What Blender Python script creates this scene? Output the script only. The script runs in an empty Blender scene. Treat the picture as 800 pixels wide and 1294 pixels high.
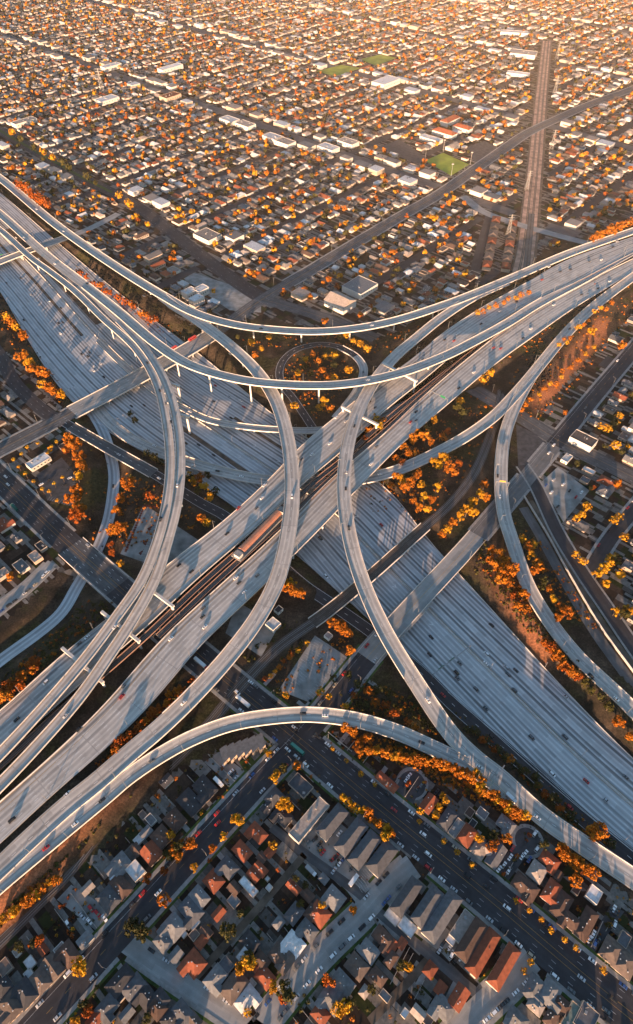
import bpy, math, random
import numpy as np
from mathutils import Vector
random.seed(7)
rnd = random.random
def ru(a, b): return a + (b - a) * rnd()
scene = bpy.context.scene
COL = scene.collection
PI = math.pi

# ------------------------------------------------------------------ camera model (aerial view from a helicopter, 450 m up)
FOC = 800.0; PITCH = math.radians(49.5); CAMH = 450.0
CP, SP = math.cos(PITCH), math.sin(PITCH)
def P(x, y, z=0.0):
    """point of the photograph (800 x 1294) -> where that point stands in the world at height z"""
    dx, dy = x - 400.0, y - 647.0
    d2 = -FOC * SP - dy * CP
    t = (z - CAMH) / d2
    return Vector((dx * t, (FOC * CP - dy * SP) * t, z))
def proj(x, y, z):
    zz = z - CAMH
    w = y * CP - zz * SP
    return 400 + FOC * x / w, 647 - FOC * (y * SP + zz * CP) / w, w

# ------------------------------------------------------------------ materials
MATS = {}
def nodes_of(name):
    m = bpy.data.materials.new(name); m.use_nodes = True
    nt = m.node_tree
    return m, nt, nt.nodes['Principled BSDF']
def N(nt, t, **k):
    n = nt.nodes.new(t)
    for a, b in k.items():
        if a.startswith('i_'): n.inputs[a[2:].replace('_', ' ')].default_value = b
        else: setattr(n, a, b)
    return n
def ramp(nt, stops, interp='LINEAR'):
    r = nt.nodes.new('ShaderNodeValToRGB'); r.color_ramp.interpolation = interp
    e = r.color_ramp.elements
    while len(e) < len(stops): e.new(0.5)
    for i, (p, c) in enumerate(stops):
        e[i].position = p; e[i].color = (*c, 1) if len(c) == 3 else c
    return r
def mat(name, c, rough=0.85, var=0.25, scale=0.6, metal=0.0, island=0.0, objvar=0.0, spec=0.3):
    if name in MATS: return MATS[name]
    m, nt, b = nodes_of(name)
    L = nt.links
    geo = N(nt, 'ShaderNodeNewGeometry')
    nz = N(nt, 'ShaderNodeTexNoise'); nz.inputs['Scale'].default_value = scale; nz.inputs['Detail'].default_value = 4
    L.new(geo.outputs['Position'], nz.inputs['Vector'])
    lo = tuple(max(0, v * (1 - var)) for v in c); hi = tuple(v * (1 + var) for v in c)
    r = ramp(nt, [(0.3, lo), (0.7, hi)]); L.new(nz.outputs['Fac'], r.inputs['Fac'])
    out = r.outputs['Color']
    for amt, src in ((island, geo.outputs['Random Per Island']), (objvar, None)):
        if amt:
            if src is None: src = N(nt, 'ShaderNodeObjectInfo').outputs['Random']
            mr = N(nt, 'ShaderNodeMapRange'); mr.inputs['To Min'].default_value = 1 - amt; mr.inputs['To Max'].default_value = 1 + amt
            L.new(src, mr.inputs['Value'])
            mx = N(nt, 'ShaderNodeVectorMath', operation='SCALE'); L.new(out, mx.inputs[0]); L.new(mr.outputs[0], mx.inputs['Scale'])
            out = mx.outputs[0]
    L.new(out, b.inputs['Base Color'])
    b.inputs['Roughness'].default_value = rough; b.inputs['Metallic'].default_value = metal
    b.inputs['Specular IOR Level'].default_value = spec
    MATS[name] = m
    return m

def road_mat(name, base, dark, lane=3.66, wear=0.6, joint=0.0, off=0.0, patch=0.15, along=0.008):
    """road surface in road coordinates (UV in metres: u across, v along): tyre-darkened lane bands, joints, patches"""
    m, nt, b = nodes_of(name); L = nt.links
    uv = N(nt, 'ShaderNodeUVMap'); sx = N(nt, 'ShaderNodeSeparateXYZ'); L.new(uv.outputs[0], sx.inputs[0])
    def math_(op, a, bb=None, c=None):
        n = N(nt, 'ShaderNodeMath', operation=op)
        for i, v in enumerate((a, bb, c)):
            if v is None: continue
            if isinstance(v, (int, float)): n.inputs[i].default_value = v
            else: L.new(v, n.inputs[i])
        return n.outputs[0]
    u = math_('ADD', sx.outputs[0], off)
    lu = math_('DIVIDE', u, lane)
    fr = math_('FRACT', lu); idx = math_('FLOOR', lu)
    dist = math_('ABSOLUTE', math_('SUBTRACT', fr, 0.5))          # 0 lane centre .. .5 line
    band = N(nt, 'ShaderNodeMapRange', interpolation_type='SMOOTHSTEP'); L.new(dist, band.inputs['Value'])
    band.inputs['From Min'].default_value = 0.46; band.inputs['From Max'].default_value = 0.14
    wn = N(nt, 'ShaderNodeTexWhiteNoise', noise_dimensions='1D'); L.new(idx, wn.inputs['W'])
    cm = N(nt, 'ShaderNodeCombineXYZ'); L.new(math_('MULTIPLY', u, 0.35), cm.inputs[0]); L.new(math_('MULTIPLY', sx.outputs[1], along), cm.inputs[1])
    n1 = N(nt, 'ShaderNodeTexNoise'); n1.inputs['Scale'].default_value = 1.0; n1.inputs['Detail'].default_value = 5; L.new(cm.outputs[0], n1.inputs['Vector'])
    lanew = N(nt, 'ShaderNodeMapRange'); L.new(wn.outputs['Value'], lanew.inputs['Value']); lanew.inputs['To Min'].default_value = 0.35; lanew.inputs['To Max'].default_value = 1.25
    w = math_('MULTIPLY', band.outputs[0], lanew.outputs[0])
    w = math_('MULTIPLY', w, math_('MULTIPLY', n1.outputs['Fac'], 1.7))
    w = math_('MULTIPLY', w, wear)
    if joint:
        jf = math_('ABSOLUTE', math_('SUBTRACT', math_('FRACT', math_('DIVIDE', sx.outputs[1], joint)), 0.5))
        jj = math_('LESS_THAN', jf, 0.35 / joint)
        w = math_('MAXIMUM', w, math_('MULTIPLY', jj, 0.45))
    w = math_('MINIMUM', w, 0.95)
    geo = N(nt, 'ShaderNodeNewGeometry')
    n2 = N(nt, 'ShaderNodeTexNoise'); n2.inputs['Scale'].default_value = 0.09; n2.inputs['Detail'].default_value = 8; n2.inputs['Roughness'].default_value = 0.65
    L.new(geo.outputs['Position'], n2.inputs['Vector'])
    r2 = ramp(nt, [(0.3, tuple(v * (1 - patch) for v in base)), (0.7, tuple(v * (1 + patch) for v in base))]); L.new(n2.outputs['Fac'], r2.inputs['Fac'])
    mx = N(nt, 'ShaderNodeMix', data_type='RGBA'); L.new(w, mx.inputs['Factor']); L.new(r2.outputs['Color'], mx.inputs['A']); mx.inputs['B'].default_value = (*dark, 1)
    # slab / patch repairs
    br = N(nt, 'ShaderNodeTexBrick'); cm2 = N(nt, 'ShaderNodeCombineXYZ'); L.new(sx.outputs[1], cm2.inputs[0]); L.new(u, cm2.inputs[1]); L.new(cm2.outputs[0], br.inputs['Vector'])
    br.inputs['Color1'].default_value = (0.86, 0.86, 0.86, 1); br.inputs['Color2'].default_value = (1.1, 1.1, 1.1, 1); br.inputs['Mortar'].default_value = (0.8, 0.8, 0.8, 1)
    br.inputs['Scale'].default_value = 1.0; br.inputs['Brick Width'].default_value = 13.0; br.inputs['Row Height'].default_value = lane; br.inputs['Mortar Size'].default_value = 0.02
    mu = N(nt, 'ShaderNodeMix', data_type='RGBA', blend_type='MULTIPLY'); mu.inputs['Factor'].default_value = 1.0
    L.new(mx.outputs['Result'], mu.inputs['A']); L.new(br.outputs['Color'], mu.inputs['B'])
    L.new(mu.outputs['Result'], b.inputs['Base Color'])
    b.inputs['Roughness'].default_value = 0.8; b.inputs['Specular IOR Level'].default_value = 0.3
    MATS[name] = m
    return m

M_CONC = road_mat('freeway_concrete', (0.52, 0.525, 0.535), (0.13, 0.132, 0.138), wear=0.9, patch=0.07, along=0.0025)
M_DECK = road_mat('deck_concrete', (0.49, 0.455, 0.42), (0.15, 0.148, 0.148), wear=0.72, joint=42.0, off=1.83)
M_DECK2 = road_mat('carriageway_concrete', (0.50, 0.465, 0.43), (0.15, 0.148, 0.148), wear=0.75, joint=38.0)
M_ASPH = road_mat('asphalt', (0.042, 0.041, 0.046), (0.028, 0.028, 0.031), wear=0.6, patch=0.3)
M_ASPH2 = road_mat('worn_asphalt', (0.105, 0.104, 0.106), (0.06, 0.06, 0.064), wear=0.7, patch=0.3)
M_STCON = road_mat('street_concrete', (0.30, 0.295, 0.285), (0.20, 0.198, 0.195), wear=0.45, patch=0.2)
M_STCON2 = road_mat('faded_asphalt', (0.15, 0.148, 0.148), (0.09, 0.09, 0.092), wear=.6, patch=.25)
M_BAL = road_mat('track_ballast', (0.105, 0.085, 0.072), (0.05, 0.04, 0.036), lane=2.2, wear=0.8, patch=0.3)
M_PARA = mat('parapet_concrete', (0.50, 0.475, 0.45), var=0.15, scale=0.3)
M_COLUMN = mat('column_concrete', (0.52, 0.495, 0.465), var=0.12, scale=0.3)
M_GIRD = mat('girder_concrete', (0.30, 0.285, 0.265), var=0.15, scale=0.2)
M_WALK = mat('sidewalk_concrete', (0.27, 0.262, 0.25), var=0.2, scale=0.4)
M_WHITE = mat('white_paint', (0.7, 0.7, 0.69), var=0.1)
M_YEL = mat('yellow_paint', (0.38, 0.22, 0.06), var=0.3, scale=.3)
M_WHITE2 = mat('worn_white_paint', (0.42, 0.42, 0.42), var=0.4, scale=.3)
M_STEEL = mat('galvanised_steel', (0.32, 0.32, 0.32), rough=0.5, metal=0.6, var=0.1)
M_DIRT = mat('bare_dirt', (0.105, 0.08, 0.06), var=0.5, scale=0.12)
M_GRASS = mat('lawn', (0.045, 0.075, 0.016), var=0.4, scale=0.2)
M_FIELD = mat('sports_turf', (0.24, 0.29, 0.03), var=0.25, scale=0.05)
M_LOT = mat('parking_concrete', (0.24, 0.235, 0.225), var=0.35, scale=0.12)
M_LOTA = mat('parking_asphalt', (0.060, 0.060, 0.064), var=0.35, scale=0.2)
M_GLASS = mat('dark_glass', (0.02, 0.025, 0.03), rough=0.12, var=0.0, spec=0.6)
M_TYRE = mat('tyre_rubber', (0.02, 0.02, 0.02), var=0.0)
M_TRUNK = mat('bark', (0.07, 0.05, 0.035), var=0.3, scale=3)

ROOFC = dict(g=(0.145, 0.148, 0.155), d=(0.040, 0.041, 0.047), b=(0.080, 0.050, 0.040), r=(0.21, 0.062, 0.032), t=(0.28, 0.24, 0.215), w=(0.52, 0.52, 0.53), n=(0.085, 0.089, 0.10), k=(0.115, 0.088, 0.076), G=(0.14, 0.165, 0.14))
ROOFN = dict(g='grey', d='charcoal', b='brown', r='red tiled', t='tan', w='white', n='slate', k='umber', G='green')
def roofmat(k): return mat('roof_' + ROOFN[k].replace(' ', '_'), ROOFC[k], var=0.22, scale=0.5, objvar=0.22)
WALLC = [(0.36, 0.31, 0.26), (0.44, 0.41, 0.37), (0.28, 0.23, 0.19), (0.52, 0.50, 0.47), (0.22, 0.20, 0.185), (0.40, 0.31, 0.24)]
WALLN = ['beige', 'cream', 'taupe', 'offwhite', 'greige', 'peach']
def wallmat(i): return mat('stucco_' + WALLN[i], WALLC[i], var=0.1)

def ground_mat(urban):
    m, nt, b = nodes_of('urban_yards' if urban else 'wild_ground'); L = nt.links
    geo = N(nt, 'ShaderNodeNewGeometry')
    def noise(s, d=6, r=0.6):
        n = N(nt, 'ShaderNodeTexNoise'); n.inputs['Scale'].default_value = s; n.inputs['Detail'].default_value = d; n.inputs['Roughness'].default_value = r
        L.new(geo.outputs['Position'], n.inputs['Vector']); return n.outputs['Fac']
    if not urban:
        r1 = ramp(nt, [(0.32, (0.022, 0.019, 0.013)), (0.46, (0.042, 0.033, 0.024)), (0.57, (0.075, 0.054, 0.038)), (0.72, (0.15, 0.108, 0.078))])
        L.new(noise(0.05, 10, 0.68), r1.inputs['Fac'])
        out = r1.outputs['Color']
        r2 = ramp(nt, [(0.5, (0, 0, 0)), (0.6, (1, 1, 1))]); L.new(noise(0.02, 4), r2.inputs['Fac'])
        mx = N(nt, 'ShaderNodeMix', data_type='RGBA'); L.new(r2.outputs['Color'], mx.inputs['Factor']); L.new(out, mx.inputs['A'])
        r3 = ramp(nt, [(0.35, (0.022, 0.025, 0.011)), (0.65, (0.085, 0.075, 0.034))]); L.new(noise(0.3, 6), r3.inputs['Fac']); L.new(r3.outputs['Color'], mx.inputs['B'])
        out = mx.outputs['Result']
        r4 = ramp(nt, [(0.30, (0.25, 0.25, 0.25)), (0.5, (0.8, 0.8, 0.8)), (0.72, (1.7, 1.6, 1.5))]); L.new(noise(0.7, 10, 0.75), r4.inputs['Fac'])
        at = N(nt, 'ShaderNodeAttribute', attribute_name='sunlit_red_soil'); ms = N(nt, 'ShaderNodeMix', data_type='RGBA'); L.new(at.outputs['Fac'], ms.inputs['Factor']); L.new(out, ms.inputs['A']); ms.inputs['B'].default_value = (0.33, 0.135, 0.068, 1); out = ms.outputs['Result']  # reddish soil, its colour raised to carry low sunlight on the banks
        mu = N(nt, 'ShaderNodeMix', data_type='RGBA', blend_type='MULTIPLY'); mu.inputs['Factor'].default_value = 1
        L.new(out, mu.inputs['A']); L.new(r4.outputs['Color'], mu.inputs['B']); out = mu.outputs['Result']
    else:
        mp = N(nt, 'ShaderNodeMapping'); mp.inputs['Rotation'].default_value = (0, 0, math.radians(-48.5)); L.new(geo.outputs['Position'], mp.inputs['Vector'])
        def cells(w, h, stops, seed):
            br = N(nt, 'ShaderNodeVectorMath', operation='DIVIDE'); L.new(mp.outputs[0], br.inputs[0]); br.inputs[1].default_value = (w, h, 1e6)
            ad = N(nt, 'ShaderNodeVectorMath', operation='ADD'); L.new(br.outputs[0], ad.inputs[0]); ad.inputs[1].default_value = (seed, seed * 1.7, 0)
            fl = N(nt, 'ShaderNodeVectorMath', operation='FLOOR'); L.new(ad.outputs[0], fl.inputs[0])
            wn = N(nt, 'ShaderNodeTexWhiteNoise', noise_dimensions='3D'); L.new(fl.outputs[0], wn.inputs['Vector'])
            r = ramp(nt, stops, 'CONSTANT'); L.new(wn.outputs['Value'], r.inputs['Fac']); return r.outputs['Color']
        c1 = cells(6.4, 9.0, [(0.0, (0.032, 0.023, 0.018)), (0.32, (0.055, 0.040, 0.031)), (0.5, (0.026, 0.034, 0.013)), (0.64, (0.15, 0.142, 0.132)), (0.76, (0.020, 0.017, 0.015)), (0.93, (0.085, 0.08, 0.076))], 0.3)
        c2 = cells(2.9, 17.0, [(0.0, (0, 0, 0)), (0.78, (1, 1, 1))], 4.1)
        mx = N(nt, 'ShaderNodeMix', data_type='RGBA'); L.new(c2, mx.inputs['Factor']); L.new(c1, mx.inputs['A']); mx.inputs['B'].default_value = (0.19, 0.18, 0.168, 1)
        r2 = ramp(nt, [(0.3, (0.55, 0.55, 0.55)), (0.7, (1.35, 1.3, 1.25))]); L.new(noise(0.35, 8, 0.7), r2.inputs['Fac'])
        mu = N(nt, 'ShaderNodeMix', data_type='RGBA', blend_type='MULTIPLY'); mu.inputs['Factor'].default_value = 1
        L.new(mx.outputs['Result'], mu.inputs['A']); L.new(r2.outputs['Color'], mu.inputs['B']); out = mu.outputs['Result']
    L.new(out, b.inputs['Base Color']); b.inputs['Roughness'].default_value = 0.95; b.inputs['Specular IOR Level'].default_value = 0.1
    return m
M_WILD = ground_mat(False); M_URB = ground_mat(True)

def leaf_mat(name, c1, c2, c3):
    m, nt, b = nodes_of(name); L = nt.links
    geo = N(nt, 'ShaderNodeNewGeometry'); oi = N(nt, 'ShaderNodeObjectInfo')
    r = ramp(nt, [(0.0, c1), (0.5, c2), (1.0, c3)])
    a = N(nt, 'ShaderNodeMath', operation='MULTIPLY_ADD'); L.new(oi.outputs['Random'], a.inputs[0]); a.inputs[1].default_value = 0.55; a.inputs[2].default_value = -0.05
    a2 = N(nt, 'ShaderNodeMath', operation='MULTIPLY_ADD'); L.new(geo.outputs['Random Per Island'], a2.inputs[0]); a2.inputs[1].default_value = 0.5; L.new(a.outputs[0], a2.inputs[2])
    L.new(a2.outputs[0], r.inputs['Fac']); L.new(r.outputs['Color'], b.inputs['Base Color'])
    b.inputs['Roughness'].default_value = 0.7; b.inputs['Specular IOR Level'].default_value = 0.15
    MATS[name] = m
    return m
LEAF = dict(o=leaf_mat('leaf_orange', (0.20, 0.055, 0.004), (0.32, 0.098, 0.006), (0.43, 0.17, 0.012)),
            y=leaf_mat('leaf_golden', (0.25, 0.11, 0.006), (0.42, 0.20, 0.008), (0.50, 0.29, 0.015)),
            r=leaf_mat('leaf_russet', (0.13, 0.028, 0.004), (0.26, 0.06, 0.006), (0.34, 0.09, 0.008)),
            d=leaf_mat('leaf_olive', (0.022, 0.024, 0.007), (0.045, 0.042, 0.010), (0.085, 0.07, 0.013)))
LEAFN = dict(o='orange', y='golden', r='russet', d='dark olive')

# ------------------------------------------------------------------ object helpers
def link(o, parent=None):
    COL.objects.link(o)
    if parent is not None: o.parent = parent
    return o
def mesh_obj(name, verts, faces, mats, parent=None, mi=None, uvs=None, smooth=False):
    me = bpy.data.meshes.new(name); me.from_pydata([tuple(v) for v in verts], [], faces)
    for m in (mats if isinstance(mats, (list, tuple)) else [mats]): me.materials.append(m)
    if mi is not None: me.polygons.foreach_set('material_index', mi)
    if uvs is not None:
        l = me.uv_layers.new(name='UVMap'); l.data.foreach_set('uv', np.array(uvs, dtype=np.float32).ravel())
    if smooth: me.polygons.foreach_set('use_smooth', [True] * len(faces))
    me.update()
    return link(bpy.data.objects.new(name, me), parent)
def empty(name, loc=(0, 0, 0), rz=0.0, parent=None):
    o = bpy.data.objects.new(name, None); o.location = loc; o.rotation_euler = (0, 0, rz); o.empty_display_size = 1
    return link(o, parent)
class MB:
    def __init__(s): s.v = []; s.f = []; s.m = []
    def add(s, v, f, m=0):
        o = len(s.v); s.v += [tuple(p) for p in v]; s.f += [tuple(i + o for i in q) for q in f]; s.m += [m] * len(f)
    def box(s, x0, y0, z0, x1, y1, z1, m=0):
        s.add([(x0, y0, z0), (x1, y0, z0), (x1, y1, z0), (x0, y1, z0), (x0, y0, z1), (x1, y0, z1), (x1, y1, z1), (x0, y1, z1)],
              [(3, 2, 1, 0), (4, 5, 6, 7), (0, 1, 5, 4), (1, 2, 6, 5), (2, 3, 7, 6), (3, 0, 4, 7)], m)
    def beam(s, a, b, w, h, m=0):
        """box beam from a to b (its top along a-b)"""
        a, b = Vector(a), Vector(b); d = (b - a); d.z = 0; d.normalize(); n = Vector((-d.y, d.x, 0)) * (w / 2); k = Vector((0, 0, h))
        s.add([a - n - k, b - n - k, b + n - k, a + n - k, a - n, b - n, b + n, a + n], [(3, 2, 1, 0), (4, 5, 6, 7), (0, 1, 5, 4), (1, 2, 6, 5), (2, 3, 7, 6), (3, 0, 4, 7)], m)
    def tube(s, a, b, r0, r1, n=8, m=0):
        a, b = Vector(a), Vector(b); d = (b - a).normalized()
        u = d.orthogonal().normalized(); w = d.cross(u)
        vs = []
        for p, r in ((a, r0), (b, r1)):
            for i in range(n):
                t = 2 * PI * i / n; vs.append(p + (u * math.cos(t) + w * math.sin(t)) * r)
        s.add(vs, [(i, (i + 1) % n, n + (i + 1) % n, n + i) for i in range(n)] + [tuple(range(n - 1, -1, -1)), tuple(range(n, 2 * n))], m)
    def obj(s, name, mats, parent=None, smooth=False): return mesh_obj(name, s.v, s.f, mats, parent, s.m, smooth=smooth)

ORD = ['first', 'second', 'third', 'fourth', 'fifth', 'sixth', 'seventh', 'eighth', 'ninth', 'tenth', 'eleventh', 'twelfth', 'thirteenth', 'fourteenth', 'fifteenth', 'sixteenth', 'seventeenth', 'eighteenth', 'nineteenth']
TENS = {2: ('twentieth', 'twenty'), 3: ('thirtieth', 'thirty'), 4: ('fortieth', 'forty'), 5: ('fiftieth', 'fifty')}
def ordw(i):
    if i <= 19: return ORD[i - 1]
    t, u = divmod(i, 10)
    return TENS[t][0] if u == 0 else TENS[t][1] + '-' + ORD[u - 1]
REG = []
def tag(o, label, cat, group=None, kind=None):
    if label: o['label'] = label
    if cat: o['category'] = cat
    if group: o['group'] = group
    if kind: o['kind'] = kind
    return o
def reg(o, base, where, frm, key, cat, group):
    """label written at the end: look, place and, among look-alikes of that place, the count from a landmark"""
    o['category'] = cat; o['group'] = group; REG.append((o, base, where, frm, key))
def finish_labels():
    d = {}
    for r in REG: d.setdefault((r[1], r[2]), []).append(r)
    for (base, where), L in d.items():
        L.sort(key=lambda r: r[4])
        for i, r in enumerate(L):
            r[0]['label'] = f"{base} {where}" if len(L) == 1 else f"{ordw(i + 1)} {base} {where} from {r[3]}"
def struct(o): o['kind'] = 'structure'; return o

# ------------------------------------------------------------------ splines and ribbons
def catmull(pts, step=5.0):
    p = np.array([tuple(q) for q in pts], float)
    if len(p) == 2:
        n = max(2, int(np.linalg.norm(p[1] - p[0]) / step) + 1)
        return np.array([p[0] + (p[1] - p[0]) * t for t in np.linspace(0, 1, n)])
    q = np.vstack([2 * p[0] - p[1], p, 2 * p[-1] - p[-2]]); out = []
    for i in range(1, len(q) - 2):
        a, b, c, d = q[i - 1:i + 3]
        t0 = 0; t1 = np.linalg.norm(b - a) ** .5; t2 = t1 + np.linalg.norm(c - b) ** .5; t3 = t2 + np.linalg.norm(d - c) ** .5
        for t in np.linspace(t1, t2, 24, endpoint=False):
            A1 = (t1 - t) / (t1 - t0) * a + (t - t0) / (t1 - t0) * b; A2 = (t2 - t) / (t2 - t1) * b + (t - t1) / (t2 - t1) * c; A3 = (t3 - t) / (t3 - t2) * c + (t - t2) / (t3 - t2) * d
            B1 = (t2 - t) / (t2 - t0) * A1 + (t - t0) / (t2 - t0) * A2; B2 = (t3 - t) / (t3 - t1) * A2 + (t - t1) / (t3 - t1) * A3
            out.append((t2 - t) / (t2 - t1) * B1 + (t - t1) / (t2 - t1) * B2)
    out.append(q[-2]); out = np.array(out)
    s = np.r_[0, np.cumsum(np.linalg.norm(np.diff(out, axis=0), axis=1))]
    n = max(2, int(s[-1] / step) + 1); ss = np.linspace(0, s[-1], n)
    return np.stack([np.interp(ss, s, out[:, k]) for k in range(3)], 1)
def px_line(pts, step=5.0, z=0.0):
    return catmull([P(q[0], q[1], q[2] if len(q) > 2 else z) for q in pts], step)
class Path:
    """a centre line in the world with left normals and arc length"""
    def __init__(s, c, w=None):
        s.c = c; n = len(c); d = np.gradient(c, axis=0); d[:, 2] = 0; d /= np.linalg.norm(d, axis=1)[:, None]
        s.d = d; s.n = np.stack([-d[:, 1], d[:, 0], np.zeros(n)], 1)
        s.s = np.r_[0, np.cumsum(np.linalg.norm(np.diff(c, axis=0), axis=1))]; s.len = s.s[-1]; s.w = w
    def at(s, t, off=0.0, dz=0.0):
        t = min(max(t, 0), s.len)
        c = np.array([np.interp(t, s.s, s.c[:, k]) for k in range(3)]); n = np.array([np.interp(t, s.s, s.n[:, k]) for k in range(3)])
        return c + n * off + np.array([0, 0, dz])
    def heading(s, t):
        d = [np.interp(min(max(t, 0), s.len), s.s, s.d[:, k]) for k in range(2)]
        return math.atan2(d[1], d[0])
    def bank(s, most=.075):
        """superelevation: the deck leans into its curve"""
        h = np.unwrap(np.arctan2(s.d[:, 1], s.d[:, 0])); k = np.gradient(h, s.s); ker = np.ones(15) / 15
        k = np.convolve(np.pad(k, 7, mode='edge'), ker, 'valid'); s.n = s.n.copy(); s.n[:, 2] = -np.clip(k * 13, -most, most) * np.clip((s.c[:, 2] - 2) / 4, 0, 1); return s
    def nearest(s, p):
        i = int(np.argmin(((s.c[:, :2] - np.array(p[:2])) ** 2).sum(1))); return s.s[i]
def smooth_rows(q, k):
    h = k // 2; ker = np.ones(k) / k
    return np.stack([np.convolve(np.r_[2 * q[0, j] - q[h:0:-1, j], q[:, j], 2 * q[-1, j] - q[-2:-h - 2:-1, j]], ker, 'valid') for j in range(3)], 1)
def resample(c, step):
    s = np.r_[0, np.cumsum(np.linalg.norm(np.diff(c, axis=0), axis=1))]; ss = np.linspace(0, s[-1], max(4, int(s[-1] / step) + 1))
    return np.stack([np.interp(ss, s, c[:, k]) for k in range(3)], 1)
def edges_path(Lp, Rp, step=6.0, smooth=0, ext=0):
    """centre line and width of a carriageway given by its two edges, measured square to the road"""
    a, b = px_line(Lp, 2.0), px_line(Rp, 2.0)
    if ext:                                        # carry both edges straight on beyond the first point
        t = np.arange(-ext, 0, 2.0)[:, None]; d = (a[8] - a[0]) / np.linalg.norm(a[8] - a[0]); e = (b[8] - b[0]) / np.linalg.norm(b[8] - b[0]); d = e = (d + e) / 2
        a = np.vstack([a[0] + d * t, a]); b = np.vstack([b[0] + e * t, b])
        t = np.arange(2.0, 190, 2.0)[:, None]; d = (a[-1] - a[-9]) / np.linalg.norm(a[-1] - a[-9]); e = (b[-1] - b[-9]) / np.linalg.norm(b[-1] - b[-9]); d = e = (d + e) / 2
        a = np.vstack([a, a[-1] + d * t]); b = np.vstack([b, b[-1] + e * t])
    if smooth: a, b = smooth_rows(a, smooth), smooth_rows(b, smooth)
    n = 160; f = lambda q: np.stack([np.interp(np.linspace(0, 1, n), np.linspace(0, 1, len(q)), q[:, k]) for k in range(3)], 1)
    c = resample((f(a) + f(b)) / 2, step)
    for it in range(5):
        p = Path(c); A = []; B = []
        for i in range(len(c)):
            out = []
            for q in (a, b):
                v = (q - c[i])[:, :2]; al = np.abs(v @ p.d[i, :2]); al = al + np.where((v ** 2).sum(1) > 130 ** 2, 1e3, 0); j = int(al.argmin()); out.append((al[j], q[j]))
            if out[0][0] < 3 and out[1][0] < 3: A.append(out[0][1]); B.append(out[1][1])
        A, B = np.array(A), np.array(B); c = resample(smooth_rows((A + B) / 2, 9), step)
    p = Path(c); w = []
    for i in range(len(c)):
        k = int(((((A + B) / 2) - c[i])[:, :2] ** 2).sum(1).argmin()); w.append(abs((A[k] - B[k])[:2] @ p.n[i, :2]))
    w = np.array(w); p.w = np.convolve(np.pad(w, 4, mode='edge'), np.ones(9) / 9, 'valid'); return p
def strip(path, o0, o1, dz=0.0, t0=0.0, t1=1.0):
    """vertices, faces, uvs of a strip between lateral offsets o0 (right) < o1 (left); offsets may be arrays"""
    n = len(path.c); i0, i1 = int(t0 * (n - 1)), max(int(t0 * (n - 1)) + 1, int(round(t1 * (n - 1))))
    idx = np.arange(i0, i1 + 1)
    o0 = np.broadcast_to(o0, (n,))[idx]; o1 = np.broadcast_to(o1, (n,))[idx]
    k = np.array([0, 0, dz]); c = path.c[idx] + k; nn = path.n[idx]; sv = path.s[idx]
    R = c + nn * o0[:, None]; L = c + nn * o1[:, None]
    v = np.empty((2 * len(idx), 3)); v[0::2] = R; v[1::2] = L
    f = [(2 * i, 2 * i + 2, 2 * i + 3, 2 * i + 1) for i in range(len(idx) - 1)]
    uv = []
    for i in range(len(idx) - 1): uv += [(o0[i], sv[i]), (o0[i + 1], sv[i + 1]), (o1[i + 1], sv[i + 1]), (o1[i], sv[i])]
    return v, f, uv
def ribbon(name, path, o0, o1, m, dz=0.0, parent=None, t0=0.0, t1=1.0):
    v, f, uv = strip(path, o0, o1, dz, t0, t1); return mesh_obj(name, v, f, m, parent, uvs=uv)
def sweep(name, path, prof, m, parent=None, t0=0.0, t1=1.0, offs=0.0):
    """closed profile [(lateral, up)] swept along the path, capped; offs = lateral shift (array ok)"""
    n = len(path.c); i0, i1 = int(t0 * (n - 1)), max(int(t0 * (n - 1)) + 1, int(round(t1 * (n - 1)))); k = len(prof)
    offs = np.broadcast_to(offs, (n,)); v = []
    for i in range(i0, i1 + 1):
        for (o, u) in prof:
            q = path.c[i] + path.n[i] * (o + offs[i]); v.append((q[0], q[1], q[2] + u))
    m_ = i1 - i0; f = []
    for i in range(m_):
        for j in range(k): f.append((i * k + j, i * k + (j + 1) % k, (i + 1) * k + (j + 1) % k, (i + 1) * k + j))
    f.append(tuple(range(k - 1, -1, -1))); f.append(tuple(m_ * k + j for j in range(k)))
    return mesh_obj(name, v, f, m, parent)
ROADSURF = {}
def absorb(dst, src):
    a, b = dst.data, src.data; na = len(a.vertices); off = len(a.materials)
    V = [tuple(v.co) for v in a.vertices] + [tuple(v.co) for v in b.vertices]
    F = [tuple(p.vertices) for p in a.polygons] + [tuple(i + na for i in p.vertices) for p in b.polygons]
    mi = [p.material_index for p in a.polygons] + [p.material_index + off for p in b.polygons]
    uv = np.zeros((sum(len(f) for f in F), 2), np.float32); ul = np.zeros(len(a.loops) * 2, np.float32); a.uv_layers[0].data.foreach_get('uv', ul); uv[:len(a.loops)] = ul.reshape(-1, 2)
    me = bpy.data.meshes.new(a.name); me.from_pydata(V, [], F)
    for m in list(a.materials) + list(b.materials): me.materials.append(m)
    me.polygons.foreach_set('material_index', mi); l = me.uv_layers.new(name='UVMap'); l.data.foreach_set('uv', uv.ravel()); me.update()
    dst.data = me; bpy.data.objects.remove(src); return dst
def on_road(o, parent):
    t = parent if parent is not None and parent.type == 'MESH' else ROADSURF.get(parent.name if parent else '')
    return absorb(t, o) if t is not None else o
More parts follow.
